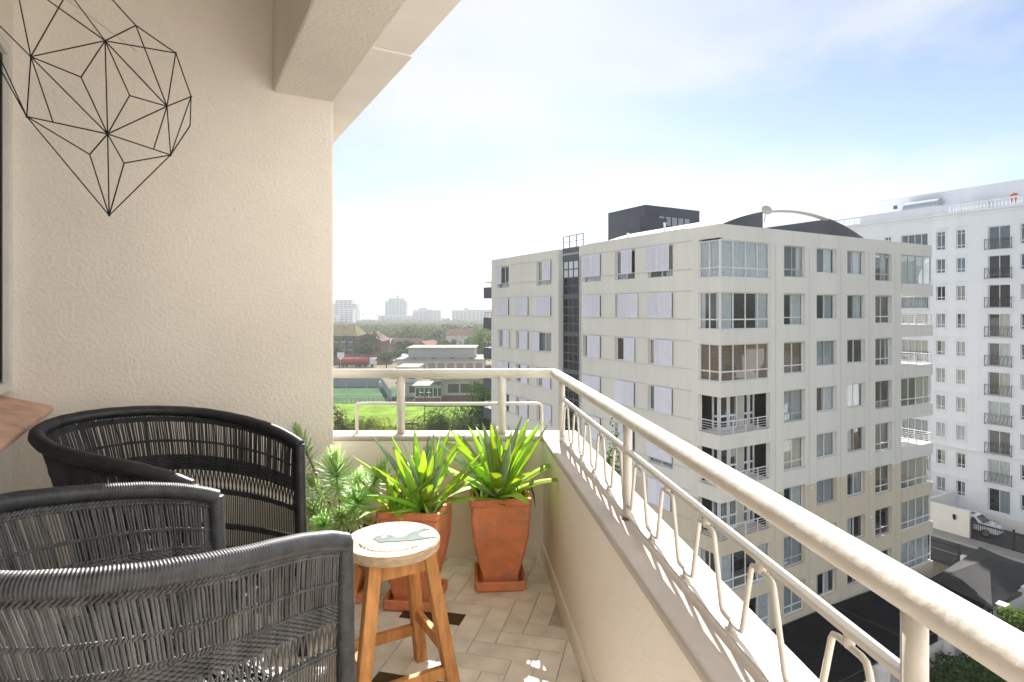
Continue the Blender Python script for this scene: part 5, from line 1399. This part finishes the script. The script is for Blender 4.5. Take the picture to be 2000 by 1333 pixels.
tower('tall blue grey tower with stepped top beyond the wood', [(-217, -180, 1000, 1025, 36, 1), (-212, -184, 1003, 1022, 41, 1), (-199, -194, 1006, 1012, 46, 0), (-227, -171, 992, 1020, 11.5, 1)], (.40, .47, .50), 1)
tower('broad grey slab block to the right of the tall tower', [(-170, -122, 1000, 1018, 20.5, 1), (-160, -146, 1002, 1016, 24.5, 0), (-146, -136, 998, 1018, 21.5, 1)], (.42, .44, .47), 1)
tower('long pale slab block nearest the beige building', [(-102, -76, 990, 1010, 20.5, 1), (-82, -74, 992, 1006, 24.5, 0), (-74, -35, 985, 1010, 21.5, 1)], (.45, .47, .50), 1)
tower('grey tower with curved balconies at the plaster wall edge', [(-272, -246, 900, 925, 36.5, 1), (-246, -239, 903, 922, 30, 1), (-280, -272, 903, 925, 31, 1)], (.46, .48, .50), 1)
tower('white lower block in front of the far left tower', [(-235, -217, 800, 815, 22, 1), (-246, -236, 790, 812, 12, 1)], (.62, .63, .64), 1)
tower('low white houses on the shore between two slab blocks', [(-118, -104, 980, 990, 8, 1)], (.6, .58, .56), 1)

# street lamps
for k, (x, y, h, lab) in enumerate(((-12.6, 74, 6.7, 'short dark street lamp with twin heads over the lawn edge'), (-11.6, 78, 9.9, 'thin tall lamp post in front of the lawn'))):
    sl = thing('street_lamp', lab, 'street lamp', (x, y, 0)); MB().tube([(0, 0, 0), (0, 0, h)], [.09, .05], 8).build('pole', iron, sl)
    MB().tube([(-.5, 0, h - .02), (.5, 0, h - .02)], .03, 6).build('arm', iron, sl)
    for s_ in (-1, 1): MB().box(s_ * .5 - .28, s_ * .5 + .28, -.12, .12, h - .08, h + .06).build('lamp_head', iron, sl)

# invented houses and hill outside the frame, added to mirror in the windows
for k, (x, y, w_, h, rf, lab) in enumerate(((72, 22, 14, 9, rt, 'invented white villa with red roof, for window reflections'), (84, 2, 16, 11, rt, 'invented tall white villa with red roof, for window reflections'), (96, 30, 18, 12, roof_lt, 'invented white block of flats, for window reflections'), (110, -20, 18, 13, rt, 'invented large red roofed house, for window reflections'), (74, -14, 13, 8, roof_lt, 'invented low pale roofed house, for window reflections'), (120, 12, 16, 15, rt, 'hillside house with brown gable, invented for window reflections'))):
    gable_house(lab, x, y, w_ * .7, 9, h * .8, 3, offw if k % 2 else white_wall, rf, R(-60))
n = 24; vs = []
for i in range(n + 1):
    for j in range(n + 1):
        x = 125 + i * 45; y = -700 + j * 50; vs.append((x, y, -1 + min(1, i / 8) * 70 * (.55 + .6 * noise.noise(Vector((x * .004, y * .004, 2)))) * (1 if j < 17 else max(0, (21 - j) / 4))))
hill = MB().add(vs, [(i * (n + 1) + j, (i + 1) * (n + 1) + j, (i + 1) * (n + 1) + j + 1, i * (n + 1) + j + 1) for i in range(n) for j in range(n)]).build('added_hillside', M('added hill scrub', (.07, .085, .035), .95, .4, .02), smooth=True); kind(hill, 'structure')  # invented hill, unseen, put there to mirror in the windows

# ---------------------------------------------------------------- haze
hm = bpy.data.materials.new('haze air'); hm.use_nodes = True
hn_ = hm.node_tree.nodes; hn_.remove(hn_['Principled BSDF'])
pv = hn_.new('ShaderNodeVolumePrincipled'); pv.inputs['Color'].default_value = (0.93, 0.96, 1.0, 1); pv.inputs['Density'].default_value = 0.00034; pv.inputs['Anisotropy'].default_value = 0.15
hm.node_tree.links.new(pv.outputs[0], hn_['Material Output'].inputs['Volume'])
hz = MB().box(-30500, 30500, -3500, 30500, -2, 95).build('haze', hm); kind(hz, 'stuff')
